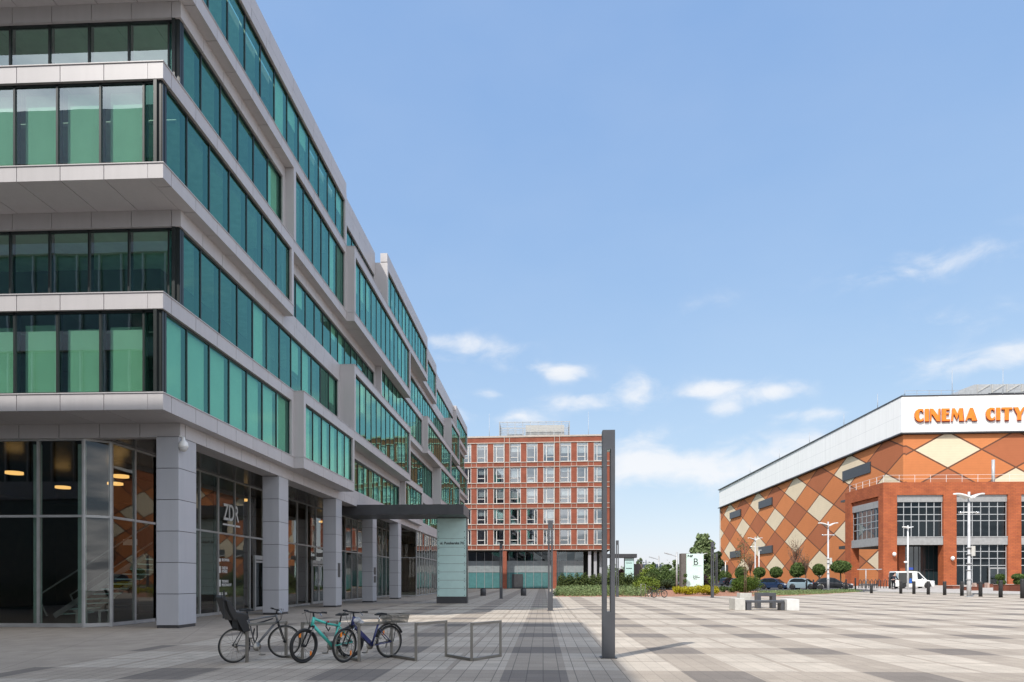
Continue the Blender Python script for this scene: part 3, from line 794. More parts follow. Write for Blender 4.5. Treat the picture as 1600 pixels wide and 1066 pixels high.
for ch in 'CINEMA CITY':
    pts, adv = GL[ch]
    if pts:
        q = [(ox + x * HGT, z * HGT) for x, z in pts]
        cx = sum(p[0] for p in q) / len(q); cz = sum(p[1] for p in q) / len(q)
        back = MB().extr(q, lambda p: (p[0] + .13, -.02, p[1] - .14), lambda p: (cx + (p[0] - cx) * 1.12 + .05, -.26, cz + (p[1] - cz) * 1.08 - .06)).build('letter_edge', M['sign_red'], SGN)
        front = MB().extr(q, lambda p: (p[0], -.27, p[1]), lambda p: (p[0], -.36, p[1])).build('letter', M['sign_orange'], SGN)
    ox += adv * HGT * 1.07
# roof furniture of the cinema
DOM = thing('roof_plant', 'long grey ribbed plant housing with sloping end on the cinema roof', 'roof plant', (75, 128, ZTP - .9))
dm = MB(); prof = [(0, 0), (0, 3.4), (1.2, 4.8), (3.6, 5.7), (60, 5.7), (60, 0)]
dm.extr(prof, lambda p: (p[0], 0, p[1]), lambda p: (p[0], 8, p[1])); dm.build('housing', M['rail'], DOM)
rb = MB()
for i in range(16): rb.bar((4 + i * 2.6, -.05, 4.3), (6.2 + i * 2.6, -.05, 5.6), .14); rb.box(4 + i * 2.6, 4.1 + i * 2.6, -.1, -.01, 0, 5.7)
rb.build('ribs', M['concrete'], DOM); MB().box(6, 60, -.12, -.02, 3.2, 4.1).build('louvre_strip', M['ink'], DOM)
RL = MB()
for i in range(24): RL.bar((61.2 + i * 2, 118.4, 0), (61.2 + i * 2, 118.4, 1.0), .05)
RL.bar((61.2, 118.4, 1.0), (107.2, 118.4, 1.0), .05); RL.bar((61.2, 118.4, .5), (107.2, 118.4, .5), .04)
for i in range(40): RL.bar((61.2, 118.4 + i * 3, 0), (61.2, 118.4 + i * 3, .5), .05)
RL.bar((61.2, 118.4, .5), (61.2, 235.4, .5), .05)
o = RL.build('roof_railing', M['rail'], None, (61.2, 118.4, 0)); o.location.z = ZTP + .2; tag(o, 'thin grey safety railing along the roof edge of the cinema hall', 'railing')
for x, y, h in ((70.5, 121, 5.3), (79, 121, 5.5), (90, 121, 5.8), (61.3, 128, 3.2), (61.3, 142, 3.0), (61.3, 160, 3.0), (61.3, 180, 3.0), (61.3, 205, 3.0)):
    d = 'front edge' if x > 65 else 'long side'
    tag(MB().tube([(0, 0, 0), (0, 0, h)], [.06, .03], 6).build('lightning_rod', M['rail'], None), 'thin lightning rod standing along the %s of the cinema roof' % d, 'lightning rod', 'lightning rods on the cinema ' + d).location = (x, y, ZTP + .15)

# ------------------------------------------------------------------ brick mall entrance building in front of the cinema
ANX = thing('mall_entrance', 'two storey red brick mall entrance with big gridded windows in front of the cinema hall', 'building', (48.75, 100.2, 0)); ao = (48.75, 100.2, 0)
X0, Y0, Y1, X1 = 48.75, 100.2, 112.5, 130
zg = .5
br_, sil, gls, frm2 = MB(), MB(), MB(), MB()
TOP = 15.5; WT = 13.7; WB = 7.75; ST = 7.6; SB = 6.55
cols = [(X0, X0 + 1.95)] + [(57.2 + i * 8.95, 59.0 + i * 8.95) for i in range(8)]
br_.box(X0, X1, Y0, Y0 + 1.2, WT, TOP)                        # parapet beam front
br_.box(X0, X0 + 1.2, Y0 + 1.21, Y1, WT, TOP)                 # side
for a_, b_ in cols: br_.box(a_, b_, Y0, Y0 + 1.4, zg - .6, WT - .002)
br_.box(X0, X0 + 1.3, Y1 - 2.0, Y1, zg - .6, WT - .002)
br_.box(X0 + .3, X0 + 1.2, Y0 + 1.41, Y1 - 2.01, WT - .6, WT - .01)
for i, (ca, cb_) in enumerate(zip(cols[:-1], cols[1:])):
    a_, b_ = ca[1], cb_[0]
    sil.box(a_ + .01, b_ - .01, Y0 + .25, Y0 + .9, WT - 1.0, WT - .01)
    sil.box(a_ + .01, b_ - .01, Y0 + .1, Y0 + .9, SB, ST); sil.box(a_ + .01, b_ - .01, Y0 + .05, Y0 + .9, ST + .01, WB)
    n = 6
    for k in range(n + 1):
        x = a_ + .06 + (b_ - a_ - .12) * k / n; frm2.box(x - .05, x + .05, Y0 + .38, Y0 + .5, WB, WT - 1.0)
        if i >= 1: frm2.box(x - .05, x + .05, Y0 + .38, Y0 + .5, zg, SB)
    for z in (12.0, 10.9, 10.0): frm2.box(a_ + .02, b_ - .02, Y0 + .37, Y0 + .51, z - .05, z + .05)
    gls.box(a_ + .02, b_ - .02, Y0 + .43, Y0 + .45, WB, WT - 1.0)
    if i >= 1:
        for z in (5.6, 4.6, 3.6): frm2.box(a_ + .02, b_ - .02, Y0 + .37, Y0 + .51, z - .05, z + .05)
        gls.box(a_ + .02, b_ - .02, Y0 + .43, Y0 + .45, zg, SB)
        d0 = a_ + 4.6
        dd = MB()
        for q in ((d0, d0 + .18), (d0 + 1.15, d0 + 1.3), (d0 + 2.3, d0 + 2.45)): dd.box(*q, Y0 + .2, Y0 + .37, zg, 3.1)
        dd.box(d0, d0 + 2.45, Y0 + .2, Y0 + .37, 3.11, 3.3)
        dr = dd.build('entrance_door', M['silver'], ANX, ao); MB().box(d0 + .2, d0 + 2.3, Y0 + .26, Y0 + .3, zg, 3.1).build('pane', M['glass_dark'], dr, ao)
# side bay
sil.box(X0 + .25, X0 + .9, Y0 + 1.41, Y1 - 2.01, WT - 1.6, WT - .61); sil.box(X0 + .1, X0 + .9, Y0 + 1.41, Y1 - 2.01, SB, WB)
gls.box(X0 + .43, X0 + .45, Y0 + 1.42, Y1 - 2.02, WB, WT - 1.6)
for k in range(7):
    y = Y0 + 1.45 + (Y1 - Y0 - 3.5) * k / 6; frm2.box(X0 + .38, X0 + .5, y - .05, y + .05, WB, WT - 1.6)
for z in (11.2, 10.2, 9.2): frm2.box(X0 + .37, X0 + .51, Y0 + 1.42, Y1 - 2.02, z - .05, z + .05)
br_.build('brick_frame', M['mallbrick'], ANX, ao); sil.build('grey_sills', plain('grey_sill', (.30, .30, .30), .6), ANX, ao)
gls.build('glazing', M['mallglass'], ANX, ao); frm2.build('glazing_bars', M['rail'], ANX, ao)
it = MB(); it.box(X0 + 1.3, X1, Y0 + 5, Y0 + 5.3, WB, TOP); it.box(59.1, X1, Y0 + 6, Y0 + 6.3, zg, SB); it.box(X0 + .9, X1, Y0 + .95, 117, SB + .1, SB + .6)
it.build('dark_interior', M['core'], ANX, ao)
fl = MB(); fl.box(X0 + 1.2, X1, Y0 + 1.21, 117, TOP - 1, TOP - .7); fl.build('roof', M['dgrey'], ANX, ao)
# recessed glass wall behind the open first bay
rg = MB(); rg.box(53.2, 58.9, Y0 + 3.0, Y0 + 3.05, zg, SB); rg.build('recessed_glazing', plain('dark_reflective_glass', (.02, .035, .04), .06, 0, .9), ANX, ao)
rf = MB()
for k in range(9): rf.box(53.2 + k * .71 - .03, 53.2 + k * .71 + .03, Y0 + 2.93, Y0 + 2.99, zg, SB)
rf.box(56.0, 57.4, Y0 + 2.9, Y0 + 2.98, 3.0, 3.15); rf.build('recessed_frame', M['dgrey'], ANX, ao)
MB().box(52.3, 53.19, Y0 + 2.6, Y0 + 3.6, zg - .4, SB).build('rear_brick_pier', M['mallbrick'], ANX, ao)
o = MB()
for i in range(30): o.bar((49 + i * 2.2, 100.6, 0), (49 + i * 2.2, 100.6, 1.1), .035)
for z in (.55, 1.1): o.bar((49, 100.6, z), (113, 100.6, z), .03); o.bar((49.1, 100.6, z), (49.1, 112, z), .03)
for i in range(5): o.bar((49.1, 102.8 + i * 2.2, 0), (49.1, 102.8 + i * 2.2, 1.1), .05)
o = o.build('roof_railing', M['white'], None, (49, 100.6, 0)); o.location.z = TOP - .01; tag(o, 'pale safety railing on top of the brick mall entrance', 'railing')
fl = MB().tube([(0, 0, 0), (0, 0, 4.5)], .22, 10).build('flue_pipe', M['rail'], None); fl.location = (66.5, 104, TOP - .72); tag(fl, 'short silver flue pipe rising above the brick mall entrance roof', 'flue pipe')
for x, y, z, lab in ((50.1, 100.05, 5.2, 'white wall camera on the corner brick pier of the mall entrance'), (58.2, 100.05, 4.6, 'white wall camera on the brick pier right of the parked van')):
    c_ = thing('security_camera', lab, 'camera', (x, y, z)); MB().ball((0, -.3, 0), (.26, .26, .3)).build('housing', M['white'], c_); MB().bar((0, 0.14, -.1), (0, -.3, -.3), .1).build('bracket', M['rail'], c_)
# ------------------------------------------------------------------ slotted lamp posts
def lamp_post(label, loc, h=4.5):
    t = thing('lamp_post', label, 'lamp post', loc, 0, 'slotted grey lamp posts along the square')
    w = .122
    m = MB()
    m.bbox(-w, w, -w, w, 0, .92, .008); m.bbox(-w, w, -w, w, h - .38, h, .008)
    m.bbox(-w, -w + .085, -w, w, .92, h - .38, .006); m.bbox(w - .085, w, -w, w, .92, h - .38, .006)
    m.build('post', M['post'], t)
    MB().box(-w + .09, w - .09, -w + .03, w - .03, h - .40, h - .381).build('lamp_diffuser', M['frost2'], t)
    MB().box(-.16, .16, -.16, .16, .0, .018).build('base_plate', M['dgrey'], t)
    return t
lamp_post('tallest slotted dark grey lamp post standing alone in the foreground paving', at(950.5, 1028), 4.5)
lamp_post('slotted dark grey lamp post in the middle of the paved lane, second from the front', at(860, 954.4), 4.5)
lamp_post('slotted dark grey lamp post left of the lane, beside the address pylon', at(783, 935.5), 4.5)
lamp_post('slim slotted grey lamp post at the planting edge, just right of the tallest foreground post', at(964.5, 932.8), 5.1)
lamp_post('slotted grey lamp post in front of the yellow shrubs, right of the white letter totem', at(1113, 934), 4.8)
lamp_post('slotted grey lamp post behind the one beside the totem, third deepest of that row', Vector((17.9, 73.0, 0)), 4.8)
lamp_post('slotted grey lamp post deepest in the row beside the totem', Vector((21.6, 86, gz(21.6))), 4.8)
for x, y, side in ((755, 931, 'left'), (818, 931, 'right')):
    t = thing('bollard', 'short thick dark bollard in front of the terracotta block, %s of the pair' % side, 'bollard', at(x, y), 0, 'short bollards before the terracotta block')
    MB().lathe([(.0, 0), (.28, 0), (.28, .62), (.26, .66), (0, .66)], n=16).build('body', M['post'], t); MB().lathe([(.0, .66), (.22, .66), (.22, .69), (0, .69)], n=16).build('cap', M['dgrey'], t)

# ------------------------------------------------------------------ zigzag bicycle rack
RK = thing('bicycle_rack', 'long zigzag bicycle rack of square steel tube on the paving', 'bicycle rack', at(561, 1033.6))
ro = RK.location
N = [at(386, 1035), at(447, 1027.5), at(472.5, 1031), at(527, 1026.5), at(561, 1033.8), at(612, 1027), at(650, 1033), at(697, 1025.8), at(737, 1033), at(782, 1026)]
rk = MB(); HT = .73; w = .05
for p in N: rk.bar(p, p + Vector((0, 0, HT)), w)
def hbar(a, b_, z):
    d = (b_ - a).normalized() * (w / 2 + .001); rk.bar(a + d + Vector((0, 0, z)), b_ - d + Vector((0, 0, z)), w)
for i in range(9):
    top = i in (0, 2, 4, 6, 8)
    hbar(N[i], N[i + 1], HT - .026 if top else .03)
    if i == 8: hbar(N[i], N[i + 1], .03)
rk.build('tube_frame', M['steel'], RK, ro, bevel=.004)

# ------------------------------------------------------------------ bicycles (local x forward, z up, rear contact at origin)
def bicycle(label, rear, front, col, style, r=.325, steer=.0, lean=.0):
    d = front - rear; t = thing('bicycle', label, 'bicycle', rear, math.atan2(d.y, d.x), 'bicycles leaning on the zigzag rack' if style != 'far' else 'bicycles by the planting')
    t.rotation_euler = (lean, 0, t.rotation_euler[2])
    W = 1.06
    tw = {'road': .016, 'mtb': .028, 'city': .022, 'far': .03}[style]
    paint = plain('bicycle_paint_' + style, col, .3, .1, .5, .05, coat=.5)
    def wheel(x, par, ang=0):
        c = Vector((x, 0, r)); ca, sa = math.cos(ang), math.sin(ang)
        pt = lambda rr, a, y=0: c + Vector((rr * math.cos(a) * ca - y * sa, rr * math.cos(a) * sa + y * ca, rr * math.sin(a)))
        tyre = MB().tube([pt(r - tw, a) for a in (2 * PI * k / 40 for k in range(40))], tw, 8, True).build('tyre', M['black'], par)
        rim = MB(); rim.tube([pt(r - tw * 2 - .006, a) for a in (2 * PI * k / 36 for k in range(36))], .011, 6, True)
        for k in range(14):
            a = 2 * PI * k / 14; rim.bar(pt(.02, a + .3, .02 * (-1) ** k), pt(r - 2 * tw, a), .0035)
        rim.build('rim', M['black'] if style == 'mtb' else M['steel'], tyre)
        hub = MB(); q0, q1 = pt(0, 0, -.05), pt(0, 0, .05); hub.tube([q0, q1], .025, 8); hub.build('hub', M['black'], tyre)
        if style in ('mtb', 'city'):
            a_ = 3.9 if x > .5 else .9
            rf = MB(); rf.obox(pt(r * .72, a_), (.035, .012, .09), ang); 
            if x > .5: rf.obox(pt(r * .72, a_ + PI * 1.12), (.04, .012, .1), ang)
            rf.build('reflector', M['reflector'], tyre)
    wheel(0, t); wheel(W, t, steer)
    R_ = Vector((0, 0, r)); Fh = Vector((W, 0, r)); BB = Vector((.43, 0, r - .05))
    low = style in ('mtb', 'city')
    ST = Vector((.27, 0, .82 if style == 'road' else .72)); HT_ = Vector((.86, 0, .86 if style == 'road' else .84)); HB = Vector((.90, 0, .72 if style == 'road' else .68))
    tt = Vector((.31, 0, .66)) if style == 'mtb' else (Vector((.36, 0, .52)) if style == 'city' else ST - Vector((-.005, 0, .04)))
    f = MB(); fw = .02 if style == 'road' else .028
    f.tube([BB, ST], fw * .75, 8); f.tube([BB, HB + Vector((-.01, 0, .03))], fw * 1.15, 10)
    if style != 'city': f.tube([HT_ - Vector((0, 0, .02)), (HT_ + tt) / 2 - Vector((0, 0, .03 if low else 0)), tt], fw * .85, 8)
    f.tube([HT_ + Vector((-.005, 0, .01)), HB], fw * 1.1, 10)
    for y in (-.06, .06):
        f.tube([BB + Vector((0, y * .6, 0)), R_ + Vector((0, y, 0))], .011, 6); f.tube([tt + Vector((-.01, y * .4, 0)) if style != 'city' else ST + Vector((.02, y * .4, -.12)), R_ + Vector((0, y, 0))], .009, 6)
    f.build('frame', paint, t)
    ca, sa = math.cos(steer), math.sin(steer)
    off = lambda p, y: p + Vector((-y * sa, y * ca, 0))
    fk = MB()
    for y in (-.06, .06): fk.tube([off(HB, y * .9), off(HB + (Fh - HB) * .5, y), off(Fh, y)], [.018, .017, .011] if low else [.012, .011, .009], 8)
    fk.bar(off(HB, -.06), off(HB, .06), .035); fk.build('fork', M['black'] if style != 'road' else M['black'], t)
    if low:
        fs = MB()
        for y in (-.06, .06): fs.tube([off(HB, y * .9) + Vector((.0, 0, -.02)), off(HB + (Fh - HB) * .28, y)], .0185, 8)
        fs.build('fork_stanchion', M['chrome'], t)
    hb = MB(); hc = HT_ + Vector((.02, 0, .10)); hb.tube([HT_, hc], .016, 8)
    hw = .3; path = [off(hc + Vector((-.05, 0, .015)), -hw), off(hc, -.12), off(hc, .12), off(hc + Vector((-.05, 0, .015)), hw)]
    hb.tube(path, .013, 8)
    hbo = hb.build('handlebar', M['black'], t)
    for s in (-1, 1): MB().tube([off(hc + Vector((-.05, 0, .015)), s * hw), off(hc + Vector((-.035, 0, .012)), s * (hw - .11))], .018, 8).build('grip', M['black'], hbo)
    for s in (-1, 1): MB().bar(off(hc + Vector((0, 0, 0)), s * .17), off(hc + Vector((.03, 0, -.05)), s * .27), .012).build('brake_lever', M['chrome'], hbo)
    cb = MB()
    for s in (-1, 1): cb.tube([off(hc, s * .14), off(hc + Vector((.12, 0, .02)), s * .08), off(HB + Vector((.07, 0, .05)), s * .02), HB], .004, 5)
    cb.build('cables', M['black'], hbo)
    sp = MB(); top = ST + Vector((-.03, 0, .13)); sp.tube([ST, top], .014, 8); sp.build('seat_post', M['black'] if style != 'city' else M['chrome'], t)
    sd = MB(); sd.extr([(-.13, .0), (-.12, .035), (.0, .045), (.13, .02), (.14, 0), (0, -.01)], lambda p: top + Vector((p[0], -.07 + max(0, p[0]) * .4, p[1] + .01)), lambda p: top + Vector((p[0], .07 - max(0, p[0]) * .4, p[1] + .01)))
    sd.build('saddle', M['black'], t, bevel=.012)
    ck = MB(); ck.lathe([(.0, -.055), (.085, -.055), (.085, -.048), (0, -.048)], BB, 20, 'Y')
    a = 1.2
    for s in (-1, 1):
        e = BB + Vector((s * .16 * math.cos(a), s * -.085, s * -.16 * math.sin(a))); ck.bar(BB + Vector((0, s * -.06, 0)), e, .02); ck.obox(e + Vector((0, s * -.05, 0)), (.09, .08, .02))
    ck.build('crankset', M['steel'], t)
    dr = MB(); dr.lathe([(.0, -.05), (.045, -.05), (.03, -.03), (0, -.03)], R_, 14, 'Y'); dr.bar(R_ + Vector((.02, -.05, -.03)), R_ + Vector((.05, -.05, -.13)), .02)
    dr.bar(R_ + Vector((.05, -.052, -.13)), BB + Vector((0, -.052, -.08)), .006); dr.bar(R_ + Vector((0, -.052, .045)), BB + Vector((0, -.052, .085)), .006)
    dr.build('chain_drive', M['steel'], t)
    if style == 'road':
        cs = MB(); s0 = Vector((.02, 0, .80))
        cs.extr([(.14, .02), (.16, .10), (-.03, .12), (-.14, .30), (-.24, .62), (-.30, .66), (-.32, .60), (-.22, .24), (-.12, .0)], lambda p: s0 + Vector((p[0] * 1.1, -.13 + .05 * max(0, p[1] - .3), p[1] * .72)), lambda p: s0 + Vector((p[0] * 1.1, .13 - .05 * max(0, p[1] - .3), p[1] * .72)))
        for s in (-1, 1): cs.extr([(.15, .0), (.16, .12), (-.08, .16), (-.2, .36), (-.30, .40), (-.24, .2), (-.13, 0)], lambda p: s0 + Vector((p[0], s * .131, p[1])), lambda p: s0 + Vector((p[0], s * .17, p[1])))
        cso = cs.build('child_seat', plain('dark_plastic', (.012, .011, .012), .45), t, bevel=.02)
        lg = MB()
        for s in (-1, 1): lg.extr([(.08, 0), (.20, -.28), (.06, -.30), (-.10, -.02)], lambda p: s0 + Vector((p[0], s * .155, p[1] + .08)), lambda p: s0 + Vector((p[0], s * .175, p[1] + .08)))
        lg.box(s0.x - .02, s0.x + .16, -.1, .1, .62, .82)
        lg.build('foot_guard', M['black'], cso, bevel=.008)
        stp_ = MB(); stp_.bar(s0 + Vector((-.30, -.1, .56)), s0 + Vector((-.31, -.12, .05)), .025); stp_.build('strap', M['black'], cso)
        lk = MB(); lk.tube([(.42, .03, .62), (.40, .05, .45), (.44, .04, .34), (.48, .03, .45), (.47, .03, .72), (.6, .02, .74), (.8, .02, .79)], .014, 8); lk.build('cable_lock', M['black'], t)
    if style == 'mtb':
        lk = MB(); lk.tube([(.60, .04, .74), (.62, .05, .66), (.56, .05, .58), (.52, .04, .64)], .012, 8); lk.build('cable_lock', M['black'], t)
        text_mesh('KELLYS', .055, .001, M['ink'], 'lettering', t, (.52, -.034, .40), (PI / 2, -.87, 0), .001)
        MB().ball((.55, .02, .75), .02).build('rear_light', plain('red_plastic', (.5, .03, .02), .3), t)
    if style == 'city':
        bg = MB(); bg.ball((.80, .0, .78), (.10, .07, .065), 12, 8); bg.ball((.73, .02, .73), (.09, .06, .055), 12, 8); bg.ball((.84, -.03, .74), (.06, .05, .07), 12, 8); bg.build('wrapped_bag', plain('pale_plastic_bag', (.34, .34, .35), .5, 0, .5, .4, 14), t)
        bk = MB(); z0, z1 = .70, .86; bx0, bx1 = -.38, .10
        for z, g in ((z0, .03), ((z0 + z1) / 2, .015), (z1, 0)):
            q = [(bx0 + g, -.16 + g, z), (bx1 - g, -.16 + g, z), (bx1 - g, .16 - g, z), (bx0 + g, .16 - g, z)]
            for i in range(4): bk.bar(q[i], q[(i + 1) % 4], .015)
        for i in range(13):
            x = bx0 + .03 + (bx1 - bx0 - .06) * i / 12
            for s in (-1, 1): bk.bar((x, s * .13, z0), (x, s * .16, z1), .009)
            bk.bar((x, -.13, z0), (x, .13, z0), .008)
        for i in range(8):
            y = -.13 + .26 * i / 7
            for x, x2 in ((bx0 + .03, bx0), (bx1 - .03, bx1)): bk.bar((x, y, z0), (x2, y * 1.2, z1), .009)
        bk.build('wire_basket', M['steel'], t)
        mg = MB(); a_ = [PI * (.15 + .75 * k / 14) for k in range(15)]
        mg.tube([Vector((-(r + .03) * math.cos(PI - q) * -1, 0, r + (r + .03) * math.sin(q))) for q in a_], .022, 6); mg.build('mudguard', M['black'], t)
        rc = MB()
        for s in (-1, 1): rc.bar((-.05, s * .07, r), (-.12, s * .07, .69), .01); rc.bar((-.35, s * .07, .69), (.2, s * .05, .69), .01)
        rc.build('rear_rack', M['black'], t)
        bt = MB(); bt.obox(BB + Vector((.19, 0, .18)), (.34, .07, .075), 0, 0, -.72); bt.build('battery', paint, t)
    return t
bicycle('grey touring bicycle with a dark child seat, leftmost of three in the zigzag rack', at(366, 1036), at(449, 1027.5), (.10, .10, .105), 'road', steer=-.35, lean=.03)
def toward(front, dirx, diry, L=1.06):
    d = Vector((dirx, diry, 0)).normalized() * L; return front - d, front
q = toward(at(474, 1036.4), -.62, -.83); bicycle('turquoise mountain bicycle with fat black tyres in the zigzag rack', *q, (.06, .50, .42), 'mtb', steer=.12, lean=-.05)
q = toward(at(538, 1035.4), -.66, -.85); bicycle('dark blue electric bicycle with a wire basket at the rear of the zigzag rack', *q, (.015, .022, .11), 'city', steer=.2, lean=-.03)
bicycle('small dark bicycle parked at the mulch bed, right of the two', at(1022, 934.2), at(1038, 934), (.03, .03, .03), 'far')
bicycle('brownish bicycle parked at the mulch bed behind the shrub, left of the two', at(1013, 932.6), at(1022, 933.4), (.12, .06, .04), 'far')

# small hoops standing in the hedge edge
for i, x in enumerate((891, 904, 917)):
    p = at(x, 925.0)
    o = MB().tube([(-.35, 0, -.02), (-.35, 0, .75), (.35, 0, .75), (.35, 0, -.02)], .03, 6).build('cycle_hoop', M['steel'], None); o.location = p
    tag(o, 'low steel cycle hoop in the green planting before the hedge, %s of three' % ('leftmost', 'middle one', 'rightmost')[i], 'cycle hoop', 'cycle hoops by the hedge')
o = MB().tube([(-.2, 0, -.02), (-.2, 0, 1.15), (.2, 0, 1.15), (.2, 0, -.02)], .035, 6).build('cycle_hoop', M['steel'], None); o.location = at(1005, 932.9)
tag(o, 'tall pale cycle hoop at the corner of the ground cover left of the parked bicycles', 'cycle hoop')

# ------------------------------------------------------------------ bench group on the square
M['lconcrete'] = plain('pale_concrete', (.62, .62, .61), .8, 0, .3, .06, 5)
def px_at(x, y): return at(x, y)
BY = 35.5; sx = lambda x: (x - 848) / F * BY + 0.03 + .0 * x
SC = BY / F
bx = lambda x: px_at(x, 952)[0]
t = thing('stone_bench', 'low dark grey stone bench on two block legs between pale concrete cubes', 'bench', Vector((bx(1184), BY, 0)))
bo = t.location
MB().box(bx(1155), bx(1212) - .01, BY - .3, BY + .3, .38, .50).build('seat', M['post'], t, bo, bevel=.008)
for x0, x1 in ((1156, 1163), (1207, 1211.5)): MB().box(bx(x0), bx(x1), BY - .28, BY + .28, 0, .379).build('leg', M['post'], t, bo)
t = thing('concrete_cube', 'weathered concrete cube at the left end of the dark stone bench', 'concrete block', Vector((bx(1146), BY, 0)))
MB().box(bx(1138), bx(1154) - .03, BY - .35, BY + .8, 0, .60).build('block', M['concrete'], t, t.location, bevel=.012)
t = thing('concrete_cube', 'bright white concrete cube at the right end of the dark stone bench', 'concrete block', Vector((bx(1226), BY, 0)))
MB().box(bx(1212) + .03, bx(1231), BY - .55, BY + .5, 0, .57).build('block', M['lconcrete'], t, t.location, bevel=.012)
t = thing('concrete_planter', 'square pale concrete planter with a young staked tree behind the dark bench', 'planter', Vector((bx(1170) + .35, BY + 3.0, 0)))
MB().box(-.32, .32, -.32, .32, 0, .82).build('tub', M['concrete'], t, bevel=.012); MB().box(-.27, .27, -.27, .27, .80, .825).build('soil', M['mulch'], t)
PLT = t.location.copy()
t = thing('stone_bench', 'dark stone frame bench with square opening standing behind the low bench', 'bench', Vector((bx(1198) + .3, BY + 2.2, 0)))
m = MB(); m.box(-.5, -.3, -.25, .25, 0, .66); m.box(.3, .5, -.25, .25, 0, .66); m.box(-.5, .5, -.25, .25, .662, .84); m.build('frame', M['post'], t)

# ------------------------------------------------------------------ letter totem and second address canopy
TL = thing('letter_totem', 'tall pale green totem with a large letter B above yellow shrubs', 'totem', Vector((17.9, 84, 0)), .06)
MB().box(-1.05, 1.65, -.0, 1.0, 0, 4.75).build('body', plain('brown_grey_panel', (.13, .115, .105), .5), TL)
MB().box(-.45, 1.62, -.12, -.002, .55, 4.70).build('glass_panel', M['frost2'], TL)
MB().box(-.9, 1.5, -.1, -.003, 0, .54).build('plinth', M['dgrey'], TL)
text_mesh('B', 1.15, .004, M['ink'], 'lettering', TL, (.35, -.125, 3.35), (PI / 2, 0, 0), .0)
text_mesh('B4B', .42, .004, M['ink'], 'lettering', TL, (-.33, -.125, 4.27), (PI / 2, 0, 0), .015)
for z, s_ in ((1.95, 'Business'), (1.78, 'for Business'), (1.6, 'Offices')): text_mesh(s_, .17, .004, M['ink'], 'lettering', TL, (.35, -.125, z), (PI / 2, 0, 0), .004)
MB().box(.3, 1.4, -.126, -.121, 3.22, 3.26).build('underline', M['ink'], TL)
C2 = thing('entrance_canopy', 'distant grey flat canopy with pale glass pylon above the dark hedge', 'canopy', Vector((14.3, 118, 0)))
MB().box(-3.6, 1.7, -1.2, 1.4, 5.3, 5.95).build('roof_beam', M['dgrey'], C2)
MB().box(-.35, 1.25, -.7, .2, 0, 5.29).build('pylon_body', M['dgrey'], C2); MB().box(-.3, 1.2, -.78, -.702, .4, 5.2).build('glass_panels', M['frost'], C2)
m = MB(); m.box(-.1, .9, -.79, -.781, 3.42, 3.55); m.box(-.1, .9, -.79, -.781, 4.35, 4.45)
for k in range(4): m.box(-.1, .3, -.79, -.781, 1.0 + .4 * k, 1.1 + .4 * k)
m.build('lettering', M['ink'], C2)
MB().box(1.4, 3.0, 1.5, 3, 0, 4.3).build('rear_block', plain('brown_block', (.13, .10, .09), .7), C2)

# ------------------------------------------------------------------ street lamps of the mall
def wing(mb, s, z, w, up):
    """gull wing with thickness"""
    n = 6; top = []
    for i in range(n + 1):
        u = i / n; x = s * (.10 + (w - .10) * u); zz = z + up * (1 - (1 - u) ** 2) - .12 * u ** 4 * up; hw = .42 * (1 - u) ** .7 + .03
        top.append((x, hw, zz))
    for (x0, h0, z0), (x1, h1, z1) in zip(top[:-1], top[1:]):
        vs = [(x0, -h0, z0), (x0, h0, z0), (x1, h1, z1), (x1, -h1, z1)]; th_ = .10
        mb.add(vs + [(v[0], v[1], v[2] - th_) for v in vs], [(0, 1, 2, 3), (7, 6, 5, 4), (0, 3, 7, 4), (1, 5, 6, 2), (0, 4, 5, 1), (3, 2, 6, 7)])
def wing_lamp(label, loc, h, sc_=1.0, box=True):
    t = thing('street_lamp', label, 'street lamp', loc, 0, 'white gull wing street lamps')
    MB().tube([(0, 0, 0), (0, 0, 2.0), (0, 0, 2.02), (0, 0, h)], [.15 * sc_, .135 * sc_, .10 * sc_, .085 * sc_], 12).build('pole', M['lamp_grey'], t)
    wm = MB()
    for s in (-1, 1): wing(wm, s, h - .42 * sc_, 1.15 * sc_, .36 * sc_)
    wm.build('wing_reflector', M['white'], t)
    am = MB(); am.tube([(-.75 * sc_, 0, h - 1.55 * sc_), (.75 * sc_, 0, h - 1.55 * sc_)], .04, 8); am.build('cross_arm', M['white'], t)
    for s in (-1, 1): MB().lathe([(.0, h - 1.68 * sc_), (.16 * sc_, h - 1.64 * sc_), (.12 * sc_, h - 1.5 * sc_), (0, h - 1.48 * sc_)], (s * .62 * sc_, 0, 0), 10).build('spot_lamp', M['chrome'], t)
    if box:
        MB().box(.1, .38, -.15, .15, 3.1, 3.85).build('equipment_box', M['concrete'], t); cl = MB()
        for z in (1.3, 2.0, 2.5, 3.2, 3.7): cl.lathe([(.0, z), (.19, z), (.19, z + .07), (0, z + .07)], n=12)
        cl.build('clamp', M['rail'], t)
    MB().lathe([(0, 0), (.26, 0), (.26, .03), (0, .05)], n=12).build('base_plate', M['rail'], t)
wing_lamp('tall white gull wing street lamp with control box before the mall windows', at(1514, 933), 7.95, 1.0)
wing_lamp('white gull wing street lamp between the parked cars and the cinema wall', at(1294, 923), 8.1, 1.0)
wing_lamp('white gull wing street lamp left of the bare young tree before the cinema wall', at(1180, 917), 8.6, 1.1, False)
wing_lamp('distant white gull wing street lamp between the totem and the round clipped trees', at(1097, 915.5), 7.0, 1.0, False)
t = thing('street_lamp', 'plain white mast with small camera and blue sign beside the white van', 'street lamp', at(1418.5, 921.8))
MB().tube([(0, 0, 0), (0, 0, 7.2)], [.11, .07], 10).build('pole', M['white'], t)
m = MB()
for s in (-1, 1): wing(m, s, 7.0, .62, .12)
m.build('wing_reflector', M['white'], t); MB().ball((-.3, -.1, 3.1), (.2, .16, .12)).build('camera_housing', M['white'], t)
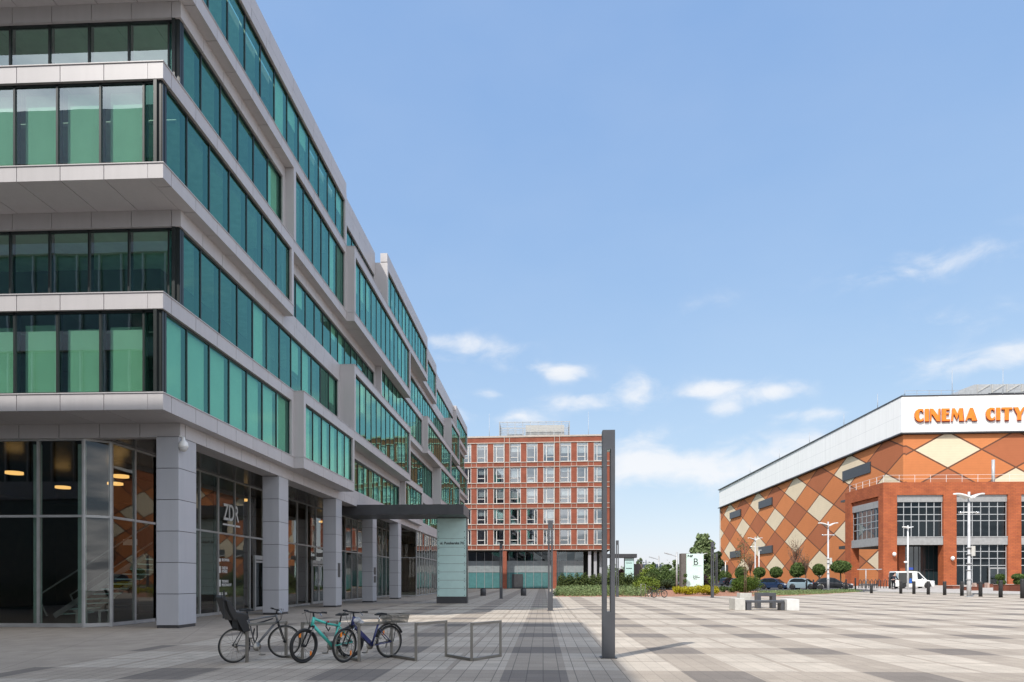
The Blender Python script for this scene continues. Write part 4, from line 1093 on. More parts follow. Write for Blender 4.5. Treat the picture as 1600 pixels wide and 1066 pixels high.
MB().box(.05, .55, -.06, -.02, 2.25, 2.5).build('blue_sign', plain('blue_sign', (.02, .06, .35), .5), t)
t = thing('street_lamp', 'slim white mast left of the first parked cars', 'street lamp', at(1133.5, 913)); MB().tube([(0, 0, 0), (0, 0, 5.5)], [.12, .08], 8).build('pole', M['white'], t); MB().box(-.5, .5, -.15, .15, 5.5, 5.58).build('lamp_head', M['white'], t)
t = thing('street_lamp', 'slim white mast close right of the gull wing lamp by the bare tree', 'street lamp', at(1186, 916)); MB().tube([(0, 0, 0), (0, 0, 6.5)], [.12, .08], 8).build('pole', M['white'], t); MB().box(-.4, .4, -.15, .15, 6.5, 6.58).build('lamp_head', M['white'], t)
for x, top, dd, lab in ((1009.5, 875, 150, 'farthest thin grey lamp with an arm to the left, above the bushes'), (1029.5, 869, 125, 'thin grey lamp with two arms to the left, middle one above the bushes'), (1057.5, 862.5, 100, 'nearest thin grey lamp with a short arm, directly left of the totem')):
    p = atd(x, dd); h = zat(top, dd) - p.z
    t = thing('street_lamp', lab, 'street lamp', p, 0, 'grey street lamps beyond the bushes')
    MB().tube([(0, 0, 0), (0, 0, h)], [.14, .12], 8).build('pole', M['rail'], t)
    m = MB(); m.bar((0, 0, h - .7), (-1.0, 0, h - .35), .10); m.obox((-1.3, 0, h - .28), (1.0, .35, .14), 0, 0, .25)
    m.build('lamp_arm', M['rail'], t)

# ------------------------------------------------------------------ bollards of the mall forecourt
M['bollard'] = plain('bollard_black', (.028, .028, .03), .65)
bxs = [(1361.5, 927.3, .85), (1407.5, 927.6, 1.2), (1428, 928.3, 1.15), (1450.5, 929, 1.15), (1476, 930, 1.15), (1503, 931, 1.15), (1532, 932.5, 1.15), (1563.5, 933.7, 1.25), (1597.5, 935, 1.35), (1390.3, 920, 1.4),
       (1188, 919, 1.3), (1239.5, 921, 1.4), (1249, 921, 1.3), (1260.0, 921.5, 1.3), (1271, 921.6, 1.3), (1322, 922.2, 1.3), (1336.5, 922.8, 1.45)]
where = ['short black bollard at the left end of the row before the mall entrance', 'black bollard below the open side door of the white van', 'black bollard in front of the cab of the white van', 'black bollard in front of the bonnet of the white van',
         'black bollard before the brick pier right of the white van', 'black bollard just left of the tall white street lamp', 'black bollard just right of the tall white street lamp', 'black bollard in front of the clipped double ball shrub', 'black bollard at the right end of the row, beside the corten planter',
         'black bollard behind the white van beside the standing person', 'black bollard left of the blue hatchback', 'black bollard between the blue and the silver car', 'black bollard before the left headlight of the silver car', 'black bollard before the middle of the silver car', 'black bollard before the right side of the silver car', 'black bollard before the bonnet of the black car', 'black bollard at the nose of the black car']
for (x, y, h), lab in zip(bxs, where):
    t = thing('bollard', lab, 'bollard', at(x, y), 0, 'black bollards along the mall road')
    r_ = .13 if x > 1350 else .09
    MB().lathe([(0, -.02), (r_, -.02), (r_, h - .03), (r_ * .9, h), (0, h)], n=14).build('body', M['bollard'], t)
    MB().lathe([(0, h - .16), (r_ + .004, h - .16), (r_ + .004, h - .11), (0, h - .11)], n=14).build('collar', M['ink'], t)
# black cycle stands by the brick piers
for i, x in enumerate((1343, 1349, 1355, 1361, 1367, 1373, 1382)):
    o = MB().tube([(-.1, 0, -.02), (-.1, -.1, .9), (0, -.15, 1.15), (.2, -.1, .95), (.2, 0, -.02)], .05, 6).build('cycle_stand', M['dgrey'], None)
    p = at(x, 919.4); o.location = p
    tag(o, 'black curved cycle stand between the brick piers, number %d of the row from the left' % (i + 1) if i < 6 else 'black curved cycle stand between the corner pier and the van', 'cycle stand', 'black cycle stands at the mall')
t = thing('height_barrier', 'thin silver T-shaped barrier post with a long arm before the brick arcade', 'barrier', at(1353, 922)); MB().tube([(0, 0, 0), (0, 0, 2.4)], .05, 8).build('pole', M['rail'], t); MB().bar((-1.0, 0, 2.4), (1.8, 0, 2.42), .09).build('arm', M['rail'], t)
# corten planters and seats before the mall
for x0, x1, yb_, yt, lab, cat, mat in ((1484, 1504.5, 920.3, 915.5, 'rusty steel planter before the left part of the big mall window', 'planter', 'corten'), (1514, 1536, 922.8, 917.2, 'rusty steel planter behind the tall white street lamp', 'planter', 'corten'), (1534, 1558, 918.3, 912.8, 'low rusty steel planter before the mall doors', 'planter', 'corten'),
                                (1565, 1584, 923.5, 914, 'rusty steel planter holding the double ball shrub', 'planter', 'corten'), (1521, 1526.5, 918, 911.2, 'small pink stone cube seat left of the mall doors', 'stone seat', 'concrete'), (1541, 1547, 918.5, 911, 'small pink stone cube seat before the mall doors', 'stone seat', 'concrete'), (1587, 1595, 921, 912.5, 'pink stone cube seat beside the right hand planter', 'stone seat', 'concrete'), (1590, 1612, 924, 914, 'rusty steel planter at the right edge of the picture', 'planter', 'corten')):
    p0, p1 = at(x0, yb_), at(x1, yb_); d0 = (p0.y + p1.y) / 2; h = (yb_ - yt) / F * d0
    wd = (p1.x - p0.x); t = thing('planter' if mat == 'corten' else 'stone_block', lab, cat, (p0 + p1) / 2)
    if mat == 'corten':
        m = MB(); m.box(-wd / 2, wd / 2, 0, 1.6, -.05, h - .06); m.box(-wd / 2 - .03, wd / 2 + .03, -.03, .10, h - .059, h); m.box(-wd / 2 - .03, -wd / 2 + .1, .101, 1.6, h - .059, h); m.box(wd / 2 - .1, wd / 2 + .03, .101, 1.6, h - .059, h)
        m.build('tub', M['corten'], t)
        MB().box(-wd / 2 + .1, wd / 2 - .1, .1, 1.5, h - .06, h - .02).build('soil', M['mulch'], t)
    else: MB().box(-wd / 2, wd / 2, -.1, .5, -.05, h).build('block', plain('pink_stone', (.42, .30, .25), .8), t, bevel=.02)

# ------------------------------------------------------------------ cars
M['carglass'] = plain('car_glass', (.012, .016, .02), .12, 0, .35)
M['tyre'] = M['black']; M['alloy'] = plain('alloy_rim', (.4, .4, .42), .3, .7); M['lamp_glass'] = plain('headlight_glass', (.6, .62, .65), .1, 0, .8); M['red_lamp'] = plain('tail_lamp', (.25, .01, .01), .2)
def loft_body(prof_low, prof_up, W, taper):
    """side outline extruded across with rounded shoulders: profile is list of (x, z); returns sections"""
    m = MB(); n = len(prof_low)
    ys = [(-W / 2, .90, .0), (-W / 2 * .97, .97, 0), (-W / 2 * .86, 1.0, 0), (W / 2 * .86, 1.0, 0), (W / 2 * .97, .97, 0), (W / 2, .90, 0)]
    return ys
def car(label, loc, rz, L, W, H, paint, kind='hatch', group='cars parked by the cinema'):
    t = thing('parked_car' if kind != 'van' else 'delivery_van', label, 'car' if kind != 'van' else 'van', loc, rz, group)
    a = L / 2
    if kind == 'hatch':
        belt = [(-a, .45), (-a + .03, .72), (-a + .10, .92), (-.2 * L, .95), (.13 * L, .93), (.30 * L, .86), (.44 * L, .74), (a - .02, .60), (a, .40)]
        roof = [(-a + .12, .91), (-.40 * L, H - .18), (-.30 * L, H - .04), (-.12 * L, H), (.03 * L, H - .04), (.13 * L, H - .17), (.29 * L, .88)]
    elif kind == 'sedan':
        belt = [(-a, .45), (-a + .03, .80), (-a + .15, .94), (-.25 * L, .95), (.10 * L, .92), (.28 * L, .86), (.44 * L, .74), (a - .02, .60), (a, .40)]
        roof = [(-.42 * L, .94), (-.30 * L, H - .12), (-.20 * L, H - .02), (-.06 * L, H), (.04 * L, H - .06), (.27 * L, .88)]
    else:
        belt = [(-a, .45), (-a, 1.0), (-a + .02, 1.05), (.1 * L, 1.05), (.20 * L, 1.05), (.33 * L, 1.02), (.43 * L, .90), (a - .04, .75), (a, .42)]
        roof = [(-a + .02, 1.05), (-a + .05, H - .14), (-a + .14, H - .02), (-.1 * L, H), (.05 * L, H - .03), (.12 * L, H - .12), (.30 * L, 1.03)]
    zb = .22
    WR = .335 if kind != 'van' else .36; xf, xr_ = .31 * L, -.30 * L
    def arch(xc, x): return abs(x - xc) < WR + .07
    # lower body as vertical slices with rounded sides
    xs = sorted(set([p[0] for p in belt] + [xf + s * (WR + .07) * k for s in (-1, 1) for k in (.0, .5, .8, 1.0)] + [xr_ + s * (WR + .07) * k for s in (-1, 1) for k in (0, .5, .8, 1.0)] + [-a + L * i / 24 for i in range(25)]))
    def interp(pr, x):
        for (x0, z0), (x1, z1) in zip(pr[:-1], pr[1:]):
            if x0 <= x <= x1: return z0 + (z1 - z0) * (x - x0) / max(1e-6, x1 - x0)
        return pr[-1][1]
    def halfw(x):
        e = min(1, (a - abs(x)) / (.16 * L)); return W / 2 * (.80 + .20 * math.sqrt(max(0, 1 - (1 - e) ** 2)))
    secs = []
    for x in xs:
        zt = interp(belt, x); hw = halfw(x); low = zb + (.06 if abs(abs(x) - a) < .1 else 0)
        for xc in (xf, xr_):
            if arch(xc, x): low = max(low, WR * .0 + math.sqrt(max(0, (WR + .07) ** 2 - (x - xc) ** 2)) + WR - .02)
        low = min(low, zt - .12)
        zm = low + (zt - low) * .55
        secs.append([(x, -hw * .95, low), (x, -hw, zm), (x, -hw * .96, zt - .05), (x, -hw * .84, zt), (x, hw * .84, zt), (x, hw * .96, zt - .05), (x, hw, zm), (x, hw * .95, low)])
    bm_ = MB(); nn = 8; vs = [p for s in secs for p in s]; fs = []
    for i in range(len(secs) - 1):
        for k in range(nn): fs.append((i * nn + k, i * nn + (k + 1) % nn, (i + 1) * nn + (k + 1) % nn, (i + 1) * nn + k))
    fs += [tuple(range(nn)), tuple(range((len(secs) - 1) * nn, len(secs) * nn))]
    bm_.add(vs, fs, True)
    # roof shell pillars: greenhouse solid in paint, windows laid proud
    hwr = W / 2 * .70; hwb = W / 2 * .86
    zr0 = min(p[1] for p in roof)
    def hw_at(z): return hwb + (hwr - hwb) * (z - .9) / (H - .9)
    bm_.extr(roof, lambda p: (p[0], -hw_at(p[1]), p[1]), lambda p: (p[0], hw_at(p[1]), p[1]))
    body = bm_.build('body', paint, t)
    for p_ in body.data.polygons: p_.use_smooth = True
    body.data.set_sharp_from_angle(angle=.7)
    # side windows
    cx = sum(p[0] for p in roof) / len(roof)
    def inset(k, zlo, zhi):
        out = []
        for x, z in roof:
            z2 = max(zlo, min(zhi, z - .05)); x2 = cx + (x - cx) * k; out.append((x2, z2))
        return out
    base = 1.0 if kind != 'van' else 1.12
    if kind == 'van': win = [(.07 * L, base), (.07 * L, H - .16), (.10 * L, H - .17), (.25 * L, base)]
    else: win = inset(.86, base - .04, H - .09)
    for s in (-1, 1): MB().extr(win, lambda p: (p[0], s * (hw_at(p[1]) - .02), p[1]), lambda p: (p[0], s * (hw_at(p[1]) + .012), p[1])).build('side_window', M['carglass'], t)
    # windscreen and rear window from roof outline ends
    for nm, p0, p1 in (('windscreen', roof[-1], roof[-2]), ('rear_window', roof[0], roof[1])):
        d = Vector((p1[0] - p0[0], 0, p1[1] - p0[1])); nrm = Vector((-d.z, 0, d.x)); nrm.normalize()
        if nrm.x * p0[0] < 0: nrm = -nrm
        A_ = Vector((p0[0], 0, p0[1])) + d * .08; B_ = Vector((p0[0], 0, p0[1])) + d * .97
        vs = []
        for o_ in (-.02, .012):
            for p, k in ((A_, .88), (B_, .9)):
                for s in (-1, 1): vs.append(p + nrm * o_ + Vector((0, s * hw_at(p.z) * k, 0)))
        g = MB().add(vs, [(0, 1, 3, 2), (4, 5, 7, 6), (0, 1, 5, 4), (2, 3, 7, 6), (0, 2, 6, 4), (1, 3, 7, 5)])
        g.build(nm, M['carglass'], t)
    for xc in (xf, xr_):
        for s in (-1, 1):
            y = s * (W / 2 - .11)
            w = MB().lathe([(WR * .55, -.10), (WR * .93, -.10), (WR, -.06), (WR, .06), (WR * .93, .10), (WR * .55, .10)], (xc, y, WR), 22, 'Y').build('wheel', M['tyre'], t)
            rm = MB(); rm.lathe([(0, -.07), (WR * .6, -.06), (WR * .6, .06), (0, .07)], (xc, y, WR), 16, 'Y')
            for k in range(5): rm.obox((xc + math.cos(k * 1.257) * WR * .32, y + s * .075, WR + math.sin(k * 1.257) * WR * .32), (WR * .55, .03, .05), 0, 0, -k * 1.257)
            rm.build('rim', M['alloy'], w)
    zh = .68 if kind != 'van' else .86
    for s in (-1, 1):
        h = MB().obox((.455 * L, s * W * .355, zh), (.30, .34, .13), s * -.45, 0, .2).build('headlight', M['lamp_glass'], t, bevel=.03)
        MB().obox((-.485 * L, s * W * .37, .82), (.10, .22, .14), 0).build('tail_light', M['red_lamp'], t, bevel=.01)
        MB().obox((.16 * L, s * (W / 2 + .07), 1.0 if kind != 'van' else 1.18), (.12, .2, .14)).build('wing_mirror', paint, t, bevel=.03)
    MB().obox((a - .01, 0, .34), (.06, W * .6, .16)).build('front_grille', M['ink'], t)
    MB().obox((a + .015, 0, .43), (.03, .52, .11)).build('number_plate', M['white'], t)
    return t
def paintm(n, c, m_=.3): return plain(n, c, .28, m_, .5, .03, coat=.8)
Pn, Ps, Pb, Pt, Pw = paintm('navy_paint', (.018, .04, .10)), paintm('silver_blue_paint', (.30, .40, .46), .3), paintm('black_paint', (.012, .013, .018)), paintm('teal_grey_paint', (.05, .09, .12)), paintm('white_van_paint', (.72, .72, .70), 0)
def car_at(xl, xr, y): p = at((xl + xr) / 2, y); return p + Vector((0, 1.2, 0))
car('dark blue hatchback parked left of the silver car', car_at(1195, 1234, 921), -.75, 3.9, 1.72, 1.55, Pn)
car('silver blue hatchback parked in the middle of the row by the cinema', car_at(1242, 1280, 921.5), -.70, 3.8, 1.70, 1.52, Ps)
car('black saloon parked nearest the brick piers, at the right of the row', car_at(1280, 1335, 922), -.38, 4.5, 1.80, 1.52, Pb, 'sedan')
car('black estate car parked farthest left by the cinema wall', car_at(1130, 1157, 915.5), .45, 4.5, 1.8, 1.6, Pb)
car('teal grey car parked beside the black estate car, partly behind a bush', car_at(1150, 1172, 915.5), -.5, 4.2, 1.75, 1.5, Pt)
van = car('white delivery van with open sliding door and dark inside before the mall entrance', at(1427, 919.6) + Vector((.2, .8, 0)), 0, 4.75, 1.85, 2.1, Pw, 'van', None)

dk = MB(); dk.box(-1.92, -.40, -.96, -.80, .62, 1.90); dk.build('dark_doorway', M['core'], van)  # dark block painted as the shaded van inside seen through the open door
MB().box(-.78, -.46, -.99, -.961, .66, .98).build('blue_crate', plain('blue_plastic', (.01, .10, .45), .4), van)
MB().box(-.72, -.5, -.99, -.961, 1.02, 1.2).build('blue_bag', plain('blue_bag', (.01, .12, .5), .4), van)
MB().box(-2.3, -2.0, -.85, -.78, 1.1, 1.85).build('rear_quarter_glass', plain('pale_glass', (.3, .4, .45), .1), van)

# ------------------------------------------------------------------ person by the van
def skin_figure(name, verts, edges, radii, mat, parent, root=0, sub=1):
    me = bpy.data.meshes.new(name); me.from_pydata(verts, edges, [])
    o = bpy.data.objects.new(name, me); COL.objects.link(o)
    o.modifiers.new('s', 'SKIN'); 
    for i, r in enumerate(radii):
        v = me.skin_vertices[0].data[i]; v.radius = (r, r) if not isinstance(r, tuple) else r; v.use_root = i == root
    md = o.modifiers.new('ss', 'SUBSURF'); md.levels = sub; md.render_levels = sub
    dg = bpy.context.evaluated_depsgraph_get(); m2 = bpy.data.meshes.new_from_object(o.evaluated_get(dg)); bpy.data.objects.remove(o)
    for p in m2.polygons: p.use_smooth = True
    m2.materials.clear(); m2.materials.append(mat)
    o2 = link(bpy.data.objects.new(name, m2)); o2.parent = parent; return o2
PE = thing('person', 'person in dark navy clothes leaning towards the open rear of the white van', 'person', at(1395.5, 921.0), .3)
PE.scale = (1.12, 1.12, 1.12)
skin = plain('skin', (.42, .25, .18), .6)
V = [(0, 0, .95), (.06, 0, 1.2), (.16, 0, 1.42), (.22, 0, 1.52), (.26, 0, 1.62), (.27, 0, 1.72),
     (.16, .18, 1.40), (.30, .22, 1.15), (.50, .18, 1.05), (.60, .17, 1.04), (.16, -.18, 1.40), (.28, -.24, 1.14), (.46, -.22, .98), (.56, -.21, .96),
     (-.02, .10, .88), (.03, .11, .50), (-.04, .11, .09), (.10, .12, .04), (-.02, -.10, .88), (.12, -.11, .52), (.06, -.11, .09), (.20, -.12, .04)]
Ed = [(0, 1), (1, 2), (2, 3), (3, 4), (4, 5), (2, 6), (6, 7), (7, 8), (8, 9), (2, 10), (10, 11), (11, 12), (12, 13), (0, 14), (14, 15), (15, 16), (16, 17), (0, 18), (18, 19), (19, 20), (20, 21)]
Rr = [.13, .12, .14, .055, .085, .075, .06, .045, .035, .03, .06, .045, .035, .03, .085, .06, .04, .035, .085, .06, .04, .035]
skin_figure('body', V, Ed, Rr, skin, PE)
jv = [0, 1, 2, 6, 7, 8, 10, 11, 12]; je = [(0, 1), (1, 2), (2, 3), (3, 4), (4, 5), (2, 6), (6, 7), (7, 8)]
skin_figure('jacket', [V[i] for i in jv], je, [Rr[i] * 1.0 + .022 for i in jv], plain('navy_cloth', (.012, .015, .03), .85), PE)
jv = [0, 14, 15, 16, 18, 19, 20]; je = [(0, 1), (1, 2), (2, 3), (0, 4), (4, 5), (5, 6)]
skin_figure('trousers', [V[i] for i in jv], je, [Rr[i] + .018 for i in jv], plain('dark_trousers', (.015, .016, .022), .85), PE)
MB().ball((.255, 0, 1.72), (.10, .088, .085), 10, 8).build('hair', plain('dark_hair', (.02, .014, .01), .7), PE)
m = MB(); m.ball((.05, .115, .05), (.14, .05, .055), 10, 6); m.ball((.15, -.115, .05), (.14, .05, .055), 10, 6); m.build('shoes', M['black'], PE)

# hand fingers and face details of the person
fg = MB()
for (hx, hy, hz) in ((.60, .17, 1.04), (.56, -.21, .96)):
    for k in range(4): fg.tube([(hx, hy - .03 + .02 * k, hz), (hx + .05, hy - .035 + .023 * k, hz - .01), (hx + .085 - .01 * abs(k - 1.5), hy - .035 + .023 * k, hz - .045)], [.011, .010, .007], 6)
    fg.tube([(hx - .01, hy + .03, hz), (hx + .03, hy + .055, hz - .01), (hx + .055, hy + .06, hz - .03)], [.012, .011, .008], 6)
fg.build('fingers', skin, PE)
fc = MB(); fc.ball((.355, 0, 1.655), (.022, .014, .02), 8, 6); fc.ball((.27, .085, 1.66), (.018, .01, .03), 8, 6); fc.ball((.27, -.085, 1.66), (.018, .01, .03), 8, 6); fc.build('nose_and_ears', skin, PE)
MB().ball((.335, .035, 1.685), .012, 8, 6).ball((.335, -.035, 1.685), .012, 8, 6).build('eyes', M['ink'], PE)
# ------------------------------------------------------------------ vegetation
def leaves(name, mat, parent, clumps, n, size, seed=1, shell=.55, up=.25, loc=None, kind=None):
    """n leaf-sized quads spread through ellipsoid clumps (x, y, z, rx, ry, rz)"""
    g = np.random.default_rng(seed)
    cl = np.array(clumps, float); vol = (cl[:, 3] * cl[:, 4] * cl[:, 5]) ** .75; pr = vol / vol.sum()
    k = g.choice(len(cl), n, p=pr)
    d = g.normal(size=(n, 3)); d /= np.linalg.norm(d, axis=1)[:, None]
    r = shell + (1 - shell) * g.random(n) ** .5
    r *= 1 + g.normal(size=n) * .06
    c = cl[k, :3] + d * cl[k, 3:] * r[:, None]
    nrm = d * .7 + g.normal(size=(n, 3)) * .6 + np.array([0, 0, up]); nrm /= np.linalg.norm(nrm, axis=1)[:, None]
    a = np.cross(nrm, g.normal(size=(n, 3))); a /= np.linalg.norm(a, axis=1)[:, None]; b_ = np.cross(nrm, a)
    s = size * (.6 + .8 * g.random(n))[:, None]
    v = np.empty((n, 4, 3)); v[:, 0] = c - a * s; v[:, 1] = c - b_ * s * .55 + nrm * s * .12; v[:, 2] = c + a * s; v[:, 3] = c + b_ * s * .55 + nrm * s * .12
    keep = v[:, :, 2].min(axis=1) > -.02 if loc is not None or parent is not None else np.ones(n, bool)
    v = v[keep]; n = len(v)
    me = bpy.data.meshes.new(name); me.vertices.add(4 * n); me.vertices.foreach_set('co', v.reshape(-1))
    me.loops.add(4 * n); me.loops.foreach_set('vertex_index', np.arange(4 * n)); me.polygons.add(n)
    me.polygons.foreach_set('loop_start', np.arange(n) * 4); me.polygons.foreach_set('loop_total', np.full(n, 4)); me.update(); me.validate()
    me.materials.append(mat); o = link(bpy.data.objects.new(name, me)); o.parent = parent
    if loc is not None: o.location = loc
    return o
LM = dict(hedge=leafmat('hedge_leaf', (.036, .06, .015), (.11, .14, .04)), cover=leafmat('cover_leaf', (.11, .17, .06), (.27, .34, .15)), yellow=leafmat('yellow_leaf', (.30, .27, .01), (.50, .45, .03)),
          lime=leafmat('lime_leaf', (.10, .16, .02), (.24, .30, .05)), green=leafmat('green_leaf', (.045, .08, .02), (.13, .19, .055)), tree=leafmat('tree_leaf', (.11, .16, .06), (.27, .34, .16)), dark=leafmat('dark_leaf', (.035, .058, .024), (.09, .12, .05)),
          hlime=leafmat('bright_conifer_leaf', (.045, .09, .012), (.13, .19, .03)), purple=leafmat('purple_leaf', (.03, .012, .018), (.07, .03, .035)), ball=leafmat('topiary_leaf', (.04, .08, .018), (.14, .20, .055)))
def rclumps(n, cx, cy, cz, rx, ry, rz, r0, seed, flat=1.0):
    g = random.Random(seed); out = []
    while len(out) < n:
        x, y, z = (g.uniform(-1, 1) for _ in range(3))
        if x * x + y * y + z * z < 1:
            r = r0 * g.uniform(.6, 1.25); out.append((cx + x * rx, cy + y * ry, cz + z * rz, r, r, r * flat))
    return out
def bush(label, p, w, d, h, mat, n, leaf=.10, seed=1, name='shrub', nc=14, group=None):
    t = thing(name, label, name if name != 'shrub' else 'shrub', p, 0, group)
    r0 = min(w, d, h) * .30
    cl = rclumps(nc, 0, 0, h * .5, w / 2 - r0 * .8, d / 2 - r0 * .5, h / 2 - r0 * .7, r0, seed)
    leaves('foliage', LM[mat], t, cl, n, leaf, seed, .45)
    st = MB()
    for i in range(5):
        a = i * 1.3 + seed; st.tube([(0.1 * math.cos(a), .1 * math.sin(a), -.05), (w * .15 * math.cos(a), d * .15 * math.sin(a), h * .35), (w * .28 * math.cos(a), d * .28 * math.sin(a), h * .65)], [.03, .022, .01], 5)
    st.build('stems', M['bark'], t); return t
def tree(label, p, h, w, mat, n, leaf, seed, name='tree', trunk=.3, bare=.25, nc=26, slim=False, group=None):
    t = thing(name, label, 'tree', p, 0, group); g = random.Random(seed)
    tb = MB(); top = h * .8
    tb.tube([(0, 0, -.1), (g.uniform(-.1, .1), 0, h * .3), (g.uniform(-.2, .2), g.uniform(-.2, .2), h * .6), (0, 0, top)], [trunk, trunk * .75, trunk * .45, trunk * .12], 8)
    for i in range(7):
        a = g.uniform(0, 6.28); z0 = h * g.uniform(.25, .6); L_ = w * g.uniform(.25, .45)
        tb.tube([(0, 0, z0), (L_ * .5 * math.cos(a), L_ * .5 * math.sin(a), z0 + L_ * (.5 if not slim else 1.6)), (L_ * math.cos(a), L_ * math.sin(a), z0 + L_ * (.95 if not slim else 2.6))], [trunk * .35, trunk * .22, trunk * .06], 6)
    tb.build('trunk', M['bark'], t)
    r0 = w * (.17 if not slim else .3)
    cl = rclumps(nc, 0, 0, h * (bare + (1 - bare) / 2), w / 2 - r0 * .7, w / 2 - r0 * .7, h * (1 - bare) / 2 - r0 * .6, r0, seed, .8 if not slim else 1.6)
    leaves('crown', LM[mat], t, cl, n, leaf, seed, .35); return t

# hedge: one long clipped-looking mass of upright shrubs
H0, H1 = at(872, 924.5), at(1006, 924.5)
HG = thing('hedge', 'long dark green hedge of upright shrubs behind the low ground cover', 'hedge', Vector((H0.x, 86, 0)))
hl = 11.5; cl = []
for i in range(46):
    x = .2 + hl * i / 45; hh = 2.0 + .35 * math.sin(i * 1.7) + .25 * rnd.random()
    for y in (-.7, .5): cl.append((x, y + rnd.uniform(-.3, .3), hh * .5, .42, .6, hh * .5))
leaves('foliage', LM['hedge'], HG, cl, 16000, .11, 3, .5, .5)
m = MB()
for i in range(30): m.tube([(.3 + hl * i / 30, 0, -.05), (.3 + hl * i / 30 + .1, 0, 1.4)], .03, 5)
m.build('stems', M['bark'], HG)
# ground cover: stuff
def cover(name, poly, n, seed, mat, leaf=.085, hmax=.35, fmax=None):
    g = random.Random(seed); xs = [p[0] for p in poly]; ys = [p[1] for p in poly]; cl = []
    def inside(x, y):
        c = False
        for i in range(len(poly)):
            (x0, y0), (x1, y1) = poly[i], poly[i - 1]
            if (y0 > y) != (y1 > y) and x < (x1 - x0) * (y - y0) / (y1 - y0) + x0: c = not c
        return c
    while len(cl) < n // 22:
        x, y = g.uniform(min(xs), max(xs)), g.uniform(min(ys), max(ys))
        if inside(x, y):
            h = hmax * g.uniform(.5, 1.1); cl.append((x, y, gz(x) + h * .3, g.uniform(.35, .7), g.uniform(.35, .7), h))
    o = leaves(name, LM[mat], None, cl, n, leaf, seed, .6, .6); return tag(o, kind='stuff')
o = cover('ground_cover', [at(869, 932)[:2], at(1009, 931.6)[:2], at(1000, 925)[:2], at(874, 926)[:2]], 22000, 5, 'cover', .09, .75)
tag(o, 'low grey green ground cover with pale tips in front of the long hedge', 'ground cover')
o = cover('ground_cover', [at(1182, 930.5)[:2], at(1215, 931)[:2], at(1290, 927.8)[:2], at(1342, 925)[:2], at(1330, 923)[:2], at(1186, 925)[:2]], 16000, 6, 'cover', .06, .2)
tag(o, 'low green ground cover strip before the parked cars', 'ground cover')
o = cover('ground_cover', [(2.8, 80), (14, 80), (17, 108), (3, 116)], 9000, 8, 'green', .13, .4); tag(o, 'green undergrowth behind the long hedge', 'ground cover')
# shrubs
bush('yellow green spreading conifer at the right end of the hedge', at(1010, 927.5), 3.0, 2.2, 1.95, 'lime', 3000, .09, 11)
bush('big mid green bush behind the parked bicycles', at(1032, 921.5), 7.0, 4, 3.4, 'green', 11000, .13, 12, nc=40)
bush('lime green rounded bush behind the right part of the hedge', Vector((18.2, 112, 0)), 7, 3, 4.0, 'lime', 6000, .14, 13, nc=18)
bush('dark low bush at the left foot of the totem', at(1050, 922), 3.6, 2.5, 1.7, 'dark', 2600, .11, 14)
bush('green pine branch bush touching the left edge of the totem glass', Vector((17.1, 83.2, 0)), .8, .6, 2.5, 'green', 420, .08, 15, nc=4)
for x, y, w, h, lab, s in ((1064, 928, 2.5, .95, 'left bright yellow shrub below the totem', 21), (1073, 929.5, 2.3, .9, 'bright yellow shrub below the left edge of the totem glass', 22), (1088, 928.5, 2.6, 1.15, 'bright yellow shrub below the right half of the totem', 23), (1101, 929.5, 2.6, 1.0, 'bright yellow shrub just left of the slotted post', 24), (1110, 930, 2.2, .95, 'bright yellow shrub behind the foot of the slotted post', 25)):
    bush(lab, at(x, y), w, 1.6, h, 'yellow', 1500, .075, s, group='yellow shrubs below the totem')
bush('dark purple shrub right of the totem', at(1097, 921), 3.6, 2, 2.2, 'purple', 2200, .1, 31)
bush('small rounded green bush right of the purple shrub', at(1106, 919.5), 2.6, 2, 2.2, 'lime', 1500, .1, 32)
bush('dense rounded green shrub behind the staked young tree', at(1166, 926.5), 3.6, 2.2, 2.0, 'hlime', 11000, .07, 33, nc=48)
bush('small green tuft on the mulch left of the dense green shrub', at(1131, 925.5), 1.6, 1, .75, 'green', 700, .08, 34)
bush('second small green tuft on the mulch beside the dense green shrub', at(1145, 926), 1.5, 1, .7, 'green', 600, .08, 35)
# staked young tree in the planter
t = thing('young_tree', 'thin staked young tree with sparse leaves in the concrete planter', 'tree', PLT + Vector((0, 0, .80)))
m = MB(); m.tube([(0, 0, 0), (.03, 0, 1.4), (0, .02, 3.2)], [.025, .018, .008], 6); m.tube([(.1, 0, 0), (.1, 0, 1.5)], .02, 6)
g = random.Random(4)
for i in range(14):
    z = 1.0 + i * .15; a = g.uniform(0, 6.28); l = .5 * (1 - i / 22); m.tube([(0, 0, z), (l * .6 * math.cos(a), l * .6 * math.sin(a), z + l * .6), (l * .8 * math.cos(a), l * .8 * math.sin(a), z + l * 1.1)], [.009, .006, .003], 5)
m.build('trunk', M['twig'], t); leaves('crown', leafmat('sparse_leaf', (.12, .10, .04), (.2, .17, .07)), t, [(0, 0, 2.3, .5, .5, 1.1)], 260, .05, 4, .2)
